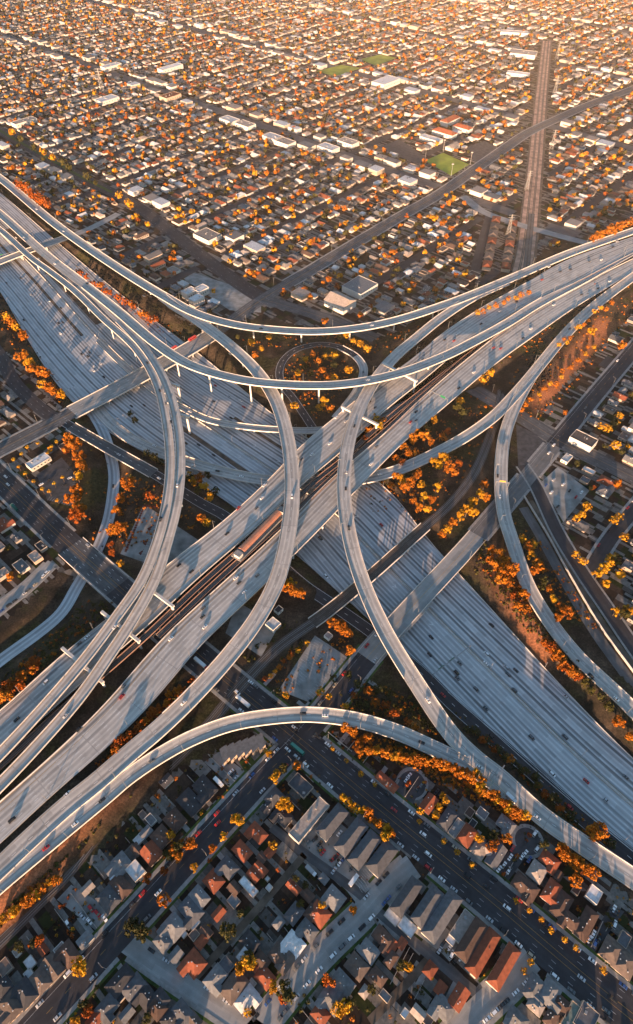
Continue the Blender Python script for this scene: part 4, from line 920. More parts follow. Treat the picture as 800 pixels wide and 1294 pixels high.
HP = [
 (259,995,17,12,'l','d','B',1),(240,1013,18,13,'h','d','B',1),(221,1036,14,12,'h','b','B',1),(210,986,9,7,'g','d','A',1),(204,1057,13,12,'h','b','B',1),(190,1035,8,6,'f','g','B',1),(180,1029,6,5,'f','k','B',1),(175,1060,7,6,'f','w','A',1),(184,1051,8,6,'g','g','A',1),
 (191,1078,13,12,'g','r','B',1),(172,1073,8,6,'g','b','B',1),(154,1090,13,10,'l','g','B',1),(171,1100,12,10,'f','w','B',1),(141,1098,8,7,'g','g','A',1),(152,1120,16,10,'h','b','B',1),(143,1110,5,5,'f','w','B',1),(137,1136,14,12,'h','n','B',1),(110,1122,8,6,'g','t','A',1),
 (107,1187,9,7,'g','g','A',1),(86,1205,14,10,'l','b','B',1),(75,1199,7,6,'f','t','A',1),(66,1222,14,10,'g','k','B',1),(54,1200,6,5,'g','r','B',1),(51,1239,13,9,'h','k','B',1),(37,1216,7,6,'f','w','B',1),(35,1230,5,5,'f','w','A',1),(20,1203,5,4,'f','t','B',1),(31,1255,15,11,'l','d','B',1),(14,1271,14,10,'l','k','B',1),(5,1222,9,8,'f','k','B',1),(4,1246,10,9,'h','d','B',1),(4,1290,10,8,'f','g','A',1),
 (380,992,17,12,'f','n','B',2),(346,1007,12,10,'l','n','A',2),(357,1031,14,10,'l','d','B',2),(338,1020,9,7,'g','d','A',2),(325,1052,14,9,'l','r','B',2),(331,1056,6,5,'f','w','B',2),(306,1075,13,9,'h','r','B',2),(308,1077,7,6,'f','w','B',2),(288,1096,13,10,'l','n','B',2),(270,1113,12,11,'h','r','B',2),(252,1133,13,9,'h','g','B',2),(241,1150,16,11,'l','n','B',2),(220,1171,14,12,'l','g','B',2),(206,1190,11,9,'h','g','B',2),(222,1207,8,7,'g','g','A',2),(245,1217,13,12,'l','r','B',2),(254,1190,7,6,'g','r','A',2),(260,1177,8,6,'g','b','B',2),
 (314,1120,15,6,'f','w','B',2),(321,1105,9,7,'g','r','B',2),(329,1098,10,6,'g','r','B',2),(295,1138,8,7,'f','g','B',2),(276,1154,8,6,'g','r','A',2),(296,1122,8,7,'g','b','B',2),(340,1121,4,4,'f','w','A',2),(338,1110,3,3,'f','w','A',2),(245,1166,7,6,'f','w','A',2),(245,1181,6,6,'f','k','A',2),(232,1180,4,4,'f','w','A',2),(341,1076,7,6,'g','r','A',2),(331,1083,6,6,'g','b','B',2),
 (422,1135,13,12,'l','g','B',3),(403,1155,13,12,'h','r','B',3),(372,1154,12,9,'h','n','A',3),(389,1175,12,9,'l','g','B',3),(371,1193,13,11,'l','w','B',3),(355,1209,15,11,'h','k','B',3),(316,1190,12,9,'h','d','B',3),(309,1205,11,7,'f','w','A',3),(330,1214,10,8,'h','b','B',3),(272,1236,13,10,'l','g','A',3),(286,1219,9,7,'f','n','B',3),(296,1246,16,12,'h','k','A',3),(311,1262,14,10,'l','w','A',3),(335,1235,11,9,'h','r','B',3),(352,1166,7,6,'h','g','A',3),(371,1121,10,5,'g','r','B',3),(389,1131,8,6,'g','b','B',3),(409,1110,6,5,'h','g','B',3),(394,1153,9,8,'h','b','A',3),(361,1216,12,8,'g','k','A',3),(325,1222,6,5,'g','r','A',3),(317,1244,6,5,'f','t','A',3),
 (485,1185,14,9,'l','b','B',4),(495,1196,8,6,'g','r','A',4),(508,1192,6,5,'g','r','A',4),(466,1202,12,10,'h','g','B',4),(494,1212,9,6,'h','b','A',4),(451,1221,13,11,'h','k','B',4),(478,1234,10,7,'h','b','B',4),(432,1244,14,12,'l','g','B',4),(419,1263,14,11,'l','g','B',4),(461,1253,6,5,'h','t','A',4),(487,1258,7,5,'f','g','B',4),(405,1282,10,8,'h','r','B',4),(544,1225,8,7,'h','r','A',4),(557,1249,7,6,'g','r','A',4),(580,1260,13,9,'g','r','A',4),(560,1273,13,11,'l','g','B',4),(529,1280,8,6,'g','t','B',4),(540,1288,7,6,'f','k','B',4),(512,1280,5,4,'f','w','A',4),
 (489,988,18,7,'g','r','B',5),(542,1015,13,9,'g','r','A',5),(566,1035,16,10,'h','n','A',5),(577,1046,14,7,'f','g','A',5),(590,1055,14,11,'h','r','A',5),(594,1026,7,6,'f','b','A',5),(610,1027,8,7,'f','g','B',5),(607,1072,12,10,'l','t','A',5),(627,1081,17,9,'g','n','A',5),(640,1041,12,9,'l','g','B',5),(679,1101,12,11,'h','t','A',5),(695,1087,13,9,'l','r','B',5),(664,1120,17,11,'l','b','B',5),(697,1126,15,9,'l','r','A',5),(710,1143,17,10,'l','b','A',5),(721,1163,13,9,'l','b','B',5),(741,1167,21,9,'h','b','A',5),(729,1124,6,5,'f','b','A',5),(751,1130,10,9,'f','w','A',5),(706,1106,6,5,'g','b','A',5),(774,1202,14,13,'h','k','A',5),(790,1217,14,13,'h','k','A',5),(789,1187,9,7,'f','n','A',5),(598,1040,6,5,'f','d','A',5),
 (675,1249,14,10,'l','g','A',6),(695,1255,14,11,'l','g','A',6),(677,1271,9,7,'h','t','B',6),(710,1270,12,9,'h','b','B',6),(697,1286,9,7,'h','b','A',6),(654,1288,12,9,'l','g','B',6),(722,1284,16,7,'f','G','A',6),(741,1287,15,12,'f','n','A',6),
 (152,1240,17,11,'h','d','A',7),(169,1248,13,11,'h','n','A',7),(184,1259,14,10,'l','d','B',7),(135,1273,12,10,'l','n','A',7),(160,1281,8,6,'g','g','A',7),(198,1273,11,9,'h','b','B',7),(120,1288,10,7,'g','r','A',7),(150,1260,7,6,'f','d','A',7),(203,1262,10,8,'h','d','B',7),(231,1280,13,9,'l','n','B',7),(214,1288,9,8,'h','d','A',7),(244,1290,9,7,'g','k','B',7),
]
for t in HP: house_px(*t)
def yard_walls():
    m = mat('garden_wall_block', (0.36, 0.33, 0.30), var=.2)
    specs = [(pS2, 16, .02, .33, 12, 40, 1, 'on the railway side of the dark street'), (pS2, 15, .02, .32, 12, 34, -1, 'on the inner side of the dark street'), (pS1, 16, .58, .96, 16, 34, 1, 'between the avenue and the lower merge'), (pX2, 10, .12, .92, 10, 30, -1, 'below the broad pale street'), (pX2, 9, .25, .92, 10, 30, 1, 'between alley and broad pale street'), (pY1, 9, .45, .95, 4, 26, -1, 'along the alley')]
    for path, n, t0, t1, o0, o1, sg, where in specs:
        for i in range(n):
            best = None
            for sh in (0, -.22, .22, -.4, .4):
                s = (t0 + (t1 - t0) * (i + .5 + sh) / n) * path.len; a, b = path.at(s, sg * o0), path.at(s, sg * o1); L = np.linalg.norm(b - a); run = []
                for t in np.arange(0, L, 1.2):
                    q = a + (b - a) * t / L
                    if not occ(q[0], q[1]): run.append(t)
                    elif len(run) > 5: break
                    else: run = []
                if len(run) > 3 and (best is None or len(run) > len(best[0])): best = (run, a, b, L)
            if best:
                run, a, b, L = best; p, q = a + (b - a) * run[0] / L, a + (b - a) * run[-1] / L; mb = MB(); mb.beam((p[0], p[1], 1.5), (q[0], q[1], 1.5), .22, 1.7); o = mb.obj('garden_wall', m)
                reg(o, 'pale garden wall', where, 'the avenue', CORNER((p[0], p[1])), 'garden wall', 'garden walls between the yards')
            if i % 2 == 0:
                s = (t0 + (t1 - t0) * (i + .3) / n) * path.len; w0, w1 = path.at(s, sg * (o0 - 4)), path.at(s, sg * (o0 + ru(6, 14))); d = Vector(w1 - w0).normalized(); n_ = Vector((-d.y, d.x, 0)) * 1.5
                struct(mesh_obj('driveway_path', [tuple(Vector(w0) - n_), tuple(Vector(w1) - n_), tuple(Vector(w1) + n_), tuple(Vector(w0) + n_)], [(0, 1, 2, 3)], M_WALK)).location.z = -.03
yard_walls()
# long buildings of the foreground
def bar(px, py, L, W, kind, col, d, label, h=5.6, name='apartment_building', cat='apartment building', wi=1, group='long apartment buildings', nwin=5, z=6):
    L *= .86; W *= .80; w = P(px, py, z); r = house(w.x, w.y, ROT[d], L, W, kind, col, wi, h, detail=1, name=name); tag(r, label, cat, group)
    for lv in ((1.0, 3.6) if h > 5 else (1.2,)):
        for s in (-1, 1):
            for i in range(nwin): put(WINM, 'window', r, L * ((i + .5) / nwin - .5) * .92, s * (W / 2 + .03), lv)
    for s in (-1, 1): put(DOORM, 'door', r, s * L * .22, -W / 2 - .035, 0)
    return r
bar(391, 1035, 35, 11, 'f', 't', 'A', 'long pale flat roofed block with stained roof, beside the row of grey gables')
bar(420, 1038, 26, 11, 'h', 'n', 'A', 'grey hip roofed apartment bar next to the long pale flat block')
bar(444, 1057, 27, 11, 'h', 'n', 'A', 'grey hip roofed apartment bar, second in line from the long pale flat block')
bar(461, 1073, 27, 11, 'h', 'n', 'A', 'grey hip roofed apartment bar, third in line from the long pale flat block')
bar(483, 1084, 23, 12, 'h', 'n', 'A', 'shorter grey hip roofed apartment bar at the corner of the broad pale street')
bar(514, 1133, 26, 10, 'h', 'n', 'A', 'grey apartment wing of the courtyard complex, nearest the broad pale street')
bar(540, 1145, 27, 10, 'h', 'n', 'A', 'grey apartment wing in the middle of the courtyard complex')
bar(559, 1157, 34, 11, 'h', 'n', 'A', 'longest grey apartment wing of the courtyard complex, beside the pale flat bar')
bar(585, 1169, 20, 9, 'f', 't', 'A', 'short pale flat roofed bar between grey wings and red tiled blocks', h=3.6)
bar(596, 1187, 27, 10, 'h', 'b', 'A', 'brown and red tiled apartment block beside the short pale flat bar')
bar(611, 1203, 30, 9, 'h', 'r', 'A', 'red tiled apartment block in the middle of three by the second pale street')
bar(637, 1221, 28, 9, 'h', 'r', 'A', 'red tiled apartment block on the edge of the second pale street')
for px, py, L, W, lab in ((497, 1157, 9, 7, 'white flat carport roof behind the courtyard complex, the one nearer the pale street'), (515, 1171, 10, 7, 'white flat carport roof behind the courtyard complex, the one nearer the red blocks'), (570, 1188, 5, 4, 'little white flat shed beside the brown and red block')):
    w = P(px, py, 2.6); tag(house(w.x, w.y, AZ - PI / 2, L, W, 'f', 'w', 1, 2.6, 0, 'carport'), lab, 'carport')
def sawtooth():
    w = P(307, 945, 5); r = empty('sawtooth_apartments', (w.x, w.y, 0), math.radians(20)); tag(r, 'pale apartment building with a sawtooth stepped front at the avenue corner', 'apartment building')
    n = 6; L = 31; st = L / n; W = 10; v = []
    front = []; back = []
    for i in range(n):
        x0 = -L / 2 + i * st; front += [(x0, -W / 2 - 1.6), (x0 + st - .05, -W / 2 + 1.4)]; back += [(x0 + st - .05, W / 2 + .6), (x0, W / 2 - .9)][::-1]
    out = front + back[::-1]; k = len(out)
    for nm, z0, z1, m, sc in (('wall', -.3, 6.2, wallmat(5), 1.0), ('roof', 6.2, 6.5, roofmat('g'), 1.015)):
        V = [(x * sc, y * sc, z0) for x, y in out] + [(x * sc, y * sc, z1) for x, y in out]
        o = mesh_obj(nm, V, [tuple(range(k - 1, -1, -1)), tuple(range(k, 2 * k))] + [(i, (i + 1) % k, k + (i + 1) % k, k + i) for i in range(k)], m, r)
    for i in range(n):
        x0 = -L / 2 + i * st
        for z in (1.2, 3.9): put(WINM, 'window', r, x0 + st * .5, -W / 2 - .17, z, math.atan2(3, st))
sawtooth()

# other particular buildings
def big(px, py, L, W, h, kind, col, d, label, wi=3, name='commercial_building', cat='building', nwin=6, rz=None, group=None, win=True):
    w = P(px, py, h); r = house(w.x, w.y, ROT[d] if rz is None else rz, L, W, kind, col, wi, h, 1, name); tag(r, label, cat, group)
    if win:
        for s in (-1, 1):
            for i in range(nwin): put(WINM, 'window', r, L * ((i + .5) / nwin - .5) * .92, s * (W / 2 + .035), h * .45, 0, (1.3, 1, 1.2))
        put(DOORM, 'door', r, L / 2 + .035, 0, 0, PI / 2)
    return r
big(738, 554, 15, 24, 7.5, 'f', 'k', 'A', 'pale apartment block with a row of windows facing the crosstown road', 3, 'apartment_building', nwin=3)
_r = big(455, 360, 36, 32, 8, 'f', 'g', 'A', 'large flat grey warehouse behind the uppermost flyover', 3, 'warehouse', nwin=7)
_r = big(430, 379, 32, 26, 9, 'g', 't', 'B', 'warehouse with a shallow pale gabled front beside the larger flat one', 3, 'warehouse', nwin=6)
big(262, 296, 34, 26, 6, 'f', 't', 'B', 'wide pale shop with a ribbed roof beside the divided road', 3, 'shop', nwin=7)
for i, (x, y) in enumerate(((239, 367), (248, 376), (254, 364))):
    big(x, y, 17, 12, 9, 'f', 'w', 'A', ('left front', 'right front', 'rear')[i] + ' white cube block above the boulevard bridge end', 3, 'white_block', nwin=4)
big(193, 322, 24, 13, 6, 'g', 'n', 'A', 'dark roofed workshop with roof panels beside the uppermost flyover', 0, 'workshop')
big(199, 334, 20, 10, 5, 'g', 'r', 'A', 'orange roofed workshop beside the dark roofed one', 0, 'workshop')
big(150, 312, 13, 10, 4, 'h', 'r', 'A', 'bright red roofed kiosk by the uppermost flyover', 1, 'kiosk')
big(178, 297, 22, 9, 4.5, 'h', 'b', 'A', 'dark brown roofed hall near the divided road', 0, 'hall')
big(48, 582, 22, 11, 4.5, 'f', 'w', 'A', 'pale roofed fast food restaurant with red trim near the boulevard corner', 1, 'restaurant', nwin=5)
_q = P(48, 582, 4.5)
for s, m_ in ((-1, 0), (1, 0)):
    pass
big(345, 788, 9, 9, 4.2, 'f', 'w', 'A', 'small white flat roofed box by the rail bridge approach', 3, 'service_building', nwin=2)
big(352, 770, 6, 5, 3, 'f', 'd', 'A', 'tiny square shed behind the small white box', 3, 'service_shed', nwin=1)
big(415, 803, 5, 5, 3, 'f', 't', 'A', 'small tan hut on the edge of the grey car park', 3, 'service_hut', nwin=1)
big(488, 101, 60, 34, 10, 'f', 'w', 'A', 'long white school block beside the far playing field', 3, 'school_building', nwin=10)
big(545, 174, 42, 16, 6, 'f', 'w', 'B', 'white school hall in front of the red roofed school', 3, 'school_building')
big(562, 166, 46, 18, 7, 'h', 'r', 'B', 'red roofed school wing left of its twin', 3, 'school_building')
big(585, 160, 36, 16, 7, 'h', 'r', 'B', 'red roofed school wing, smaller right twin', 3, 'school_building')
big(569, 150, 44, 18, 8, 'h', 'r', 'A', 'red roofed school wing behind the two front ones', 3, 'school_building')
big(572, 184, 26, 14, 5, 'g', 't', 'A', 'pale school gymnasium beside the green field', 3, 'school_building')
big(662, 66, 60, 38, 8, 'f', 't', 'B', 'huge pale warehouse beside the top of the dirt corridor', 3, 'warehouse', nwin=12, rz=math.radians(-22))
big(655, 92, 50, 18, 6, 'f', 'w', 'B', 'long white storage shed below the huge warehouse', 3, 'warehouse', nwin=10, rz=math.radians(-22))
big(650, 40, 70, 22, 8, 'f', 'w', 'B', 'farthest white industrial roof at the end of the corridor', 3, 'warehouse', nwin=10, rz=math.radians(-14))
big(140, 82, 46, 20, 8, 'f', 'w', 'A', 'white flat roofed store in the far left quarter', 3, 'store'); big(215, 84, 60, 20, 8, 'f', 'w', 'A', 'white angled store in the far left quarter', 3, 'store')
big(135, 124, 44, 26, 7, 'f', 'w', 'A', 'white store beneath the tall far antenna', 3, 'store'); big(30, 152, 46, 18, 7, 'f', 't', 'A', 'long cream block beside the far left divided road', 3, 'store')
big(215, 120, 40, 24, 8, 'f', 'r', 'A', 'orange brick store in the far left quarter', 5, 'store')
for i, (x, y) in enumerate(((290, 150), (310, 156), (345, 172), (360, 178), (415, 185), (440, 178))): big(x, y, 36, 22, 7, 'f', 'wt'[i % 2], 'B', ORD[i] + ' pale store along the far cross avenue, counted from its left end', 3, 'store', group='stores along the far cross avenue')
# pink row houses by the corridor
k = 0
for row, (a, b) in enumerate((((627, 277), (614, 343)), ((648, 282), (638, 345)))):
    A_, B_ = P(*a), P(*b); n = 7
    for i in range(n):
        q = A_.lerp(B_, (i + .5) / n); d = (B_ - A_); r = house(q.x, q.y, math.atan2(d.y, d.x), (B_ - A_).length / n * .84, 12, 'h', 'k' if i % 3 else 'r', 5, 5.2, 0, 'row_house')
        reg(r, ('umber' if i % 3 else 'red tiled') + ' row house', 'in the ' + ('far' if row == 0 else 'corridor') + ' side terrace', 'the raised freeway', -i, 'row house', 'pinkish row houses by the corridor')

# ------------------------------------------------------------------ the city beyond: blocks of lots between streets
GA = math.radians(90 - 42.3); UX, UY = math.cos(GA), math.sin(GA)     # along the streets that run up to the right
def UV(u, v): return (u * UX - v * UY, u * UY + v * UX)
def inv(x, y): return (x * UX + y * UY, -x * UY + y * UX)
_v = [inv(*P(*q)[:2])[1] for q in ((296, 214), (330, 245), (396, 266))]
V5, V4, V3 = _v[2], _v[1], _v[0]
DV = (V3 - V5) / 2
V2 = V5 - DV
UB = inv(*P(172, 258)[:2])[0]; UB3 = inv(*P(340, 162)[:2])[0]; DU = UB3 - UB
def vis(x, y, m=25):
    a, b, w = proj(x, y, 0); return w > 0 and -m < a < 800 + m and -30 < b < 1310
lotsV = [V5 + k * DV for k in range(-9, 22)]
lotsU = [UB + k * DU for k in range(0, 8)]
def far_street(name, pts, w, m, z):
    pts = [q for q in pts]
    c = np.array([(x, y, z) for x, y in pts]); return struct(ribbon(name, Path(c), -w / 2, w / 2, m))
def clip_runs(f, a, b, step, ok):
    runs = []; cur = []
    for t in np.arange(a, b, step):
        q = f(t)
        if ok(*q): cur.append(q)
        else:
            if len(cur) > 2: runs.append(cur)
            cur = []
    if len(cur) > 2: runs.append(cur)
    return runs
for k, v in enumerate(lotsV):
    if abs(v - V2) < 20: continue
    for run in clip_runs(lambda u: UV(u, v), 300, 3600, 12, lambda x, y: vis(x, y, 60) and y > 600 and not occ(x, y)): far_street('far_street_road', run, 13.5, M_ASPH, .09)
for k, u in enumerate(lotsU):
    if k == 0: continue
    for run in clip_runs(lambda v: UV(u, v), -900, 2600, 12, lambda x, y: vis(x, y, 60) and y > 600 and not occ(x, y)): far_street('far_avenue_road', run, 23, M_ASPH2, .10)
for u in lotsU[1:]:
    for v in np.arange(-900, 2600, 3.0): occ_disc(*UV(u, v), 11)
HANDZONE = [tuple(P(x, y)[:2]) for x, y in [(385, 900), (520, 960), (640, 1005), (900, 1190), (900, 1500), (-100, 1500), (-100, 1250), (240, 935)]]
LOTS = []; TREESPOTS = []
rs = random.Random(11)
for v in lotsV:
    for u in np.arange(-250, 3700, 14.2):
        for off, main in ((18, 1), (38, 0), (DV - 18, 1), (DV - 38, 0)):
            uu, vv = u + rs.uniform(-2.6, 2.6), v + off + rs.uniform(-4.5, 4.5)
            x, y = UV(uu, vv)
            if not vis(x, y, 130): continue
            if inpoly(x, y, HANDZONE): continue
            far = y > 1500
            q = rs.random()
            if main: L, W = rs.uniform(11, 18.5), rs.uniform(8, 11.6)
            else: L, W = rs.uniform(6.5, 14), rs.uniform(5.5, 9.5)
            if q < (.06 if main else .20):
                if q < .25 and not occ(x, y): TREESPOTS.append((x, y))
                continue
            if occ_rect(x, y, GA + PI / 2, L / 2, W / 2): continue
            kind = rs.choice('hhglf' if main else 'ffgg'); col = rs.choices('gdbrtwnk', (19, 8, 11, 11, 18, 15, 9, 10))[0]
            LOTS.append((math.hypot(x, y), x, y, L, W, kind, col, GA + PI / 2 * (1 if rs.random() < .8 else 2), main))
            for _k in range(rs.choices((0, 1, 2), (40, 40, 20))[0]):
                tx, ty = UV(uu + rs.uniform(-7, 7), vv + rs.choice((-1, 1)) * rs.uniform(8, 12))
                if not occ(tx, ty): TREESPOTS.append((tx, ty))
# larger blocks along the far avenues
for u in lotsU:
    for v in np.arange(-900, 2600, 34):
        for s in (-1, 1):
            if rs.random() < .5:
                L, W = rs.uniform(16, 30), rs.uniform(13, 22); x, y = UV(u + s * (12 + W / 2 + 2), v + rs.uniform(-5, 5))
                if vis(x, y) and not inpoly(x, y, HANDZONE) and not occ_rect(x, y, GA + PI / 2, L / 2, W / 2): LOTS.append((math.hypot(x, y) + 500, x, y, L, W, 'f', rs.choice('twtg'), GA + PI / 2, 2))
LOTS.sort()
nh = 300 - sum(1 for r in REG if r[5:] == () and r[0]['category'] == 'house'); nsh = 140
FAR = []
NF = [0]
def region(x, y):
    a, b, _ = proj(x, y, 0)
    if a > 600 and b > 395: return ('right of the slender ramp', 'the pale apartment block', dist_to(738, 554), 'houses right of the slender ramp')
    if a < 130 and b > 395: return ('near the left boulevard corner', 'the restaurant', dist_to(48, 582), 'houses near the left boulevard corner')
    if a < 330: return ('behind the uppermost flyover', 'the wide pale shop', dist_to(262, 296), 'houses behind the uppermost flyover')
    return ('between boulevard and raised freeway', 'the flat warehouse', dist_to(455, 360), 'houses behind the flat warehouse')
for (d, x, y, L, W, kind, col, rz, main) in LOTS:
    small = L < 8.5
    if main == 2 or not vis(x, y, 12) or (nh <= 0 and not small) or (small and nsh <= 0): FAR.append((x, y, L, W, kind, col, rz, main)); continue
    if small: nsh -= 1
    else: nh -= 1
    r = house(x, y, rz, L, W, kind, col, None, 2.5 if small else None, 0 if (small or d > 800) else 2, 'shed' if small else 'house')
    wh, fm, kf, gp = region(x, y); reg(r, ROOFN[col] + ' ' + KINDN[kind] + (' shed' if small else ' house'), wh, fm, kf((x, y)), 'shed' if small else 'house', gp)
def far_city():
    keys = 'gdbrtwnkG'; mb = MB()
    mats = [roofmat(k) for k in keys] + [wallmat(i) for i in range(6)]
    # every far roof its own shade
    for k in keys: pass
    for (x, y, L, W, kind, col, rz, main) in FAR:
        h = rs.uniform(2.8, 3.6) if main < 2 else rs.uniform(5, 8); c, s = math.cos(rz), math.sin(rz); n0 = len(mb.v)
        w = 9 + rs.choice((0, 1, 1, 3, 3, 5))
        mb.box(-L / 2, -W / 2, -.3, L / 2, W / 2, h - .1, w)
        if kind == 'f': mb.box(-L / 2 - .15, -W / 2 - .15, h - .1, L / 2 + .15, W / 2 + .15, h + .3, keys.index(col))
        else: roof_solid(mb, L, W, h, 'g' if kind == 'g' else 'h', m=keys.index(col))
        for i in range(n0, len(mb.v)):
            a, b, z = mb.v[i]; mb.v[i] = (x + a * c - b * s, y + a * s + b * c, z)
    o = mb.obj('distant_houses', mats); o['kind'] = 'stuff'; o['label'] = 'thousands of low houses and stores receding into the haze beyond the boulevard'
far_city()

# ------------------------------------------------------------------ trees
def crown_mesh(seed, kind, nclump=19, leaves=40, tall=.85, leaf=.105):
    r = random.Random(seed); V = []; F = []
    for c in range(nclump):
        a = r.uniform(0, 2 * PI); q = r.random() ** .5 * .72; z = r.uniform(-.45, .75) * tall; q *= max(.35, 1 - abs(z) * .6)
        cx, cy, cr = q * math.cos(a) * 1.1, q * math.sin(a) * 1.1, r.uniform(.16, .36)
        for i in range(leaves):
            d = Vector((r.gauss(0, 1), r.gauss(0, 1), r.gauss(0, 1))).normalized(); rr = cr * r.uniform(.55, 1.0)
            p = Vector((cx, cy, z)) + d * rr
            nrm = (d + Vector((r.gauss(0, .5), r.gauss(0, .5), r.gauss(0, .5)))).normalized(); u = nrm.orthogonal().normalized(); w = nrm.cross(u); s = leaf * r.uniform(.55, 1.25)
            n0 = len(V); V += [tuple(p + u * s), tuple(p + w * s * .8), tuple(p - u * s), tuple(p - w * s * .8)]; F.append((n0, n0 + 1, n0 + 2, n0 + 3))
    me = bpy.data.meshes.new('crown'); me.from_pydata(V, [], F); me.materials.append(LEAF[kind]); me.update(); return me
CROWN = {k: [crown_mesh(17 * i + ord(k), k) for i in range(4)] for k in 'oyrd'}
_t = MB()
for a, b, r0, r1 in (((0, 0, -.15), (0.02, .03, .75), .085, .06), ((0.02, .03, .7), (.3, .1, 1.25), .05, .02), ((0.02, .03, .7), (-.25, .2, 1.3), .05, .02), ((0.02, .03, .72), (.0, -.3, 1.3), .045, .02), ((.02, .03, .75), (-.05, -.02, 1.6), .05, .02)): _t.tube(a, b, r0, r1, 6)
TRUNK = mesh_obj('trunk', _t.v, _t.f, M_TRUNK); TRUNKM = TRUNK.data; bpy.data.objects.remove(TRUNK)
NT = [0]
def tree(x, y, r, kind, z=None, ztop=1.3):
    o = empty('tree', (x, y, (gz(x, y) if z is None else z) - .1), rnd() * 6.28)
    s = r * ru(.9, 1.1); put(TRUNKM, 'trunk', o, 0, 0, 0, 0, (s, s, s)); c = put(random.choice(CROWN[kind]), 'crown', o, 0, 0, s * ztop, rnd() * 6.28, (s, s * ru(.85, 1.1), s * ru(.85, 1.1)))
    NT[0] += 1
    return o
GROVE = []
def grove(px, r, kind, where, frm, key, n=None, cat='tree', zc=None):
    """px: crown centres seen in the photograph"""
    for i, q in enumerate(px):
        rr = (q[2] if len(q) > 2 else r) * ru(.92, 1.22); k = q[3] if len(q) > 3 else (kind if isinstance(kind, str) and len(kind) == 1 else random.choice(kind))
        z0 = 0.0
        for _ in range(3): w = P(q[0], q[1], z0 + rr * 1.3); z0 = gz(w.x, w.y)
        GROVE.append((rr / ((w.x ** 2 + w.y ** 2 + (450 - z0) ** 2) ** .5), w.x, w.y, rr, k, z0, where, frm, key(w)))
def along(a, b, n, j=3):
    return [(a[0] + (b[0] - a[0]) * (i + .5) / n + ru(-j, j), a[1] + (b[1] - a[1]) * (i + .5) / n + ru(-j, j)) for i in range(n)]
def inside(pts, n, md=6):
    xs = [p[0] for p in pts]; ys = [p[1] for p in pts]; out = []; k = 0
    while len(out) < n and k < 4000:
        k += 1; q = (ru(min(xs), max(xs)), ru(min(ys), max(ys)))
        if inpoly(*q, pts) and all(math.hypot(q[0] - a[0], q[1] - a[1]) > md for a in out): out.append(q)
    return out
grove(inside([(368, 455), (390, 444), (425, 448), (446, 462), (440, 478), (375, 478)], 13, 8), 4.6, 'oyyd', 'inside the loop ramp', 'the loop top', dist_to(405, 437))
grove([(372, 512), (410, 508, 6), (418, 516, 5.5), (404, 514), (438, 422), (446, 430, 5, 'y'), (455, 434, 5, 'y'), (464, 440, 5, 'y'), (430, 425, 4, 'd'), (340, 425, 5), (318, 432), (300, 425, 4, 'd'), (330, 440, 4, 'y'), (322, 448)], 5, 'oyy', 'around the outside of the loop ramp', 'the loop top', dist_to(405, 437))
grove(along((4, 395), (34, 430), 6, 3) + along((20, 445), (58, 475), 8, 4) + along((52, 482), (80, 502), 5, 3), 6.0, 'ooy', 'on the bank beside the curving road', 'the boulevard bridge', dist_to(92, 520))
grove([(95, 562, 8), (88, 556, 7), (100, 575, 8), (103, 588, 7), (96, 622, 8), (90, 630, 7), (100, 640, 7), (95, 652, 7, 'r'), (104, 648, 7, 'r'), (98, 602, 6, 'y')], 7.5, 'o', 'beside the restaurant car park', 'the boulevard', dist_to(92, 520))
grove([(160, 612, 7), (166, 608, 5), (152, 630, 5), (148, 645, 6), (150, 668, 7), (143, 670, 6), (155, 664, 5), (140, 688, 5, 'r'), (142, 698, 5, 'r'), (186, 625, 4, 'r'), (192, 627, 3.5, 'r'), (152, 712, 4, 'y')], 6, 'oor', 'beside the sunken ramp bend', 'the avenue bridge', dist_to(118, 715))
grove([(243, 608, 5), (252, 605, 6), (258, 615, 6), (264, 628, 5), (250, 620, 5, 'd'), (272, 620, 5, 'd'), (262, 600, 5, 'd'), (240, 600, 5, 'd'), (185, 572, 5, 'd'), (195, 578, 5, 'd'), (203, 583, 4, 'd'), (255, 655, 5), (262, 660, 4), (170, 530, 4, 'd'), (164, 522, 4, 'd')], 5, 'oy', 'by the narrow asphalt bridge', 'the boulevard bridge', dist_to(92, 520))
grove([(472, 535, 6.5), (480, 540, 6.5), (465, 545, 6), (484, 532, 5), (460, 555, 5, 'r'), (475, 528, 5)], 6, 'oy', 'in the gap between raised carriageways', 'the station', dist_to(330, 675))
grove([(578, 515, 6, 'd'), (585, 520, 5, 'd'), (582, 506, 5, 'y'), (548, 530, 5, 'y'), (540, 540, 4, 'd'), (530, 548, 6), (522, 555, 6), (538, 552, 6), (545, 558, 5), (510, 564, 6), (516, 572, 6), (524, 570, 5), (565, 545, 5, 'r'), (560, 552, 5), (500, 578, 4), (620, 472, 6, 'y'), (612, 478, 5, 'y'), (508, 583, 4, 'r')], 5.5, 'oo', 'between raised freeway and dropping ramp', 'the ramp fork', dist_to(650, 495))
grove([(560, 580, 6), (553, 588, 6), (568, 590, 6), (575, 596, 5), (548, 582, 5), (580, 585, 5, 'r'), (500, 600, 5), (507, 606, 6), (512, 615, 6), (520, 608, 6), (528, 600, 5), (533, 612, 5), (552, 616, 5), (536, 628, 6), (545, 632, 5), (530, 640, 6), (540, 643, 5), (523, 632, 4), (495, 612, 4)], 5.6, 'ooy', 'between dropping ramp and rail bridge', 'the ramp fork', dist_to(650, 495))
grove([(612, 612, 5), (606, 625, 6), (598, 635, 6), (590, 645, 6), (582, 652, 6), (572, 660, 5), (565, 668, 5, 'y'), (600, 648, 5), (615, 628, 5), (560, 674, 4)], 6, 'oy', 'between rail line and pale street bridge', 'the rail bridge', dist_to(545, 660))
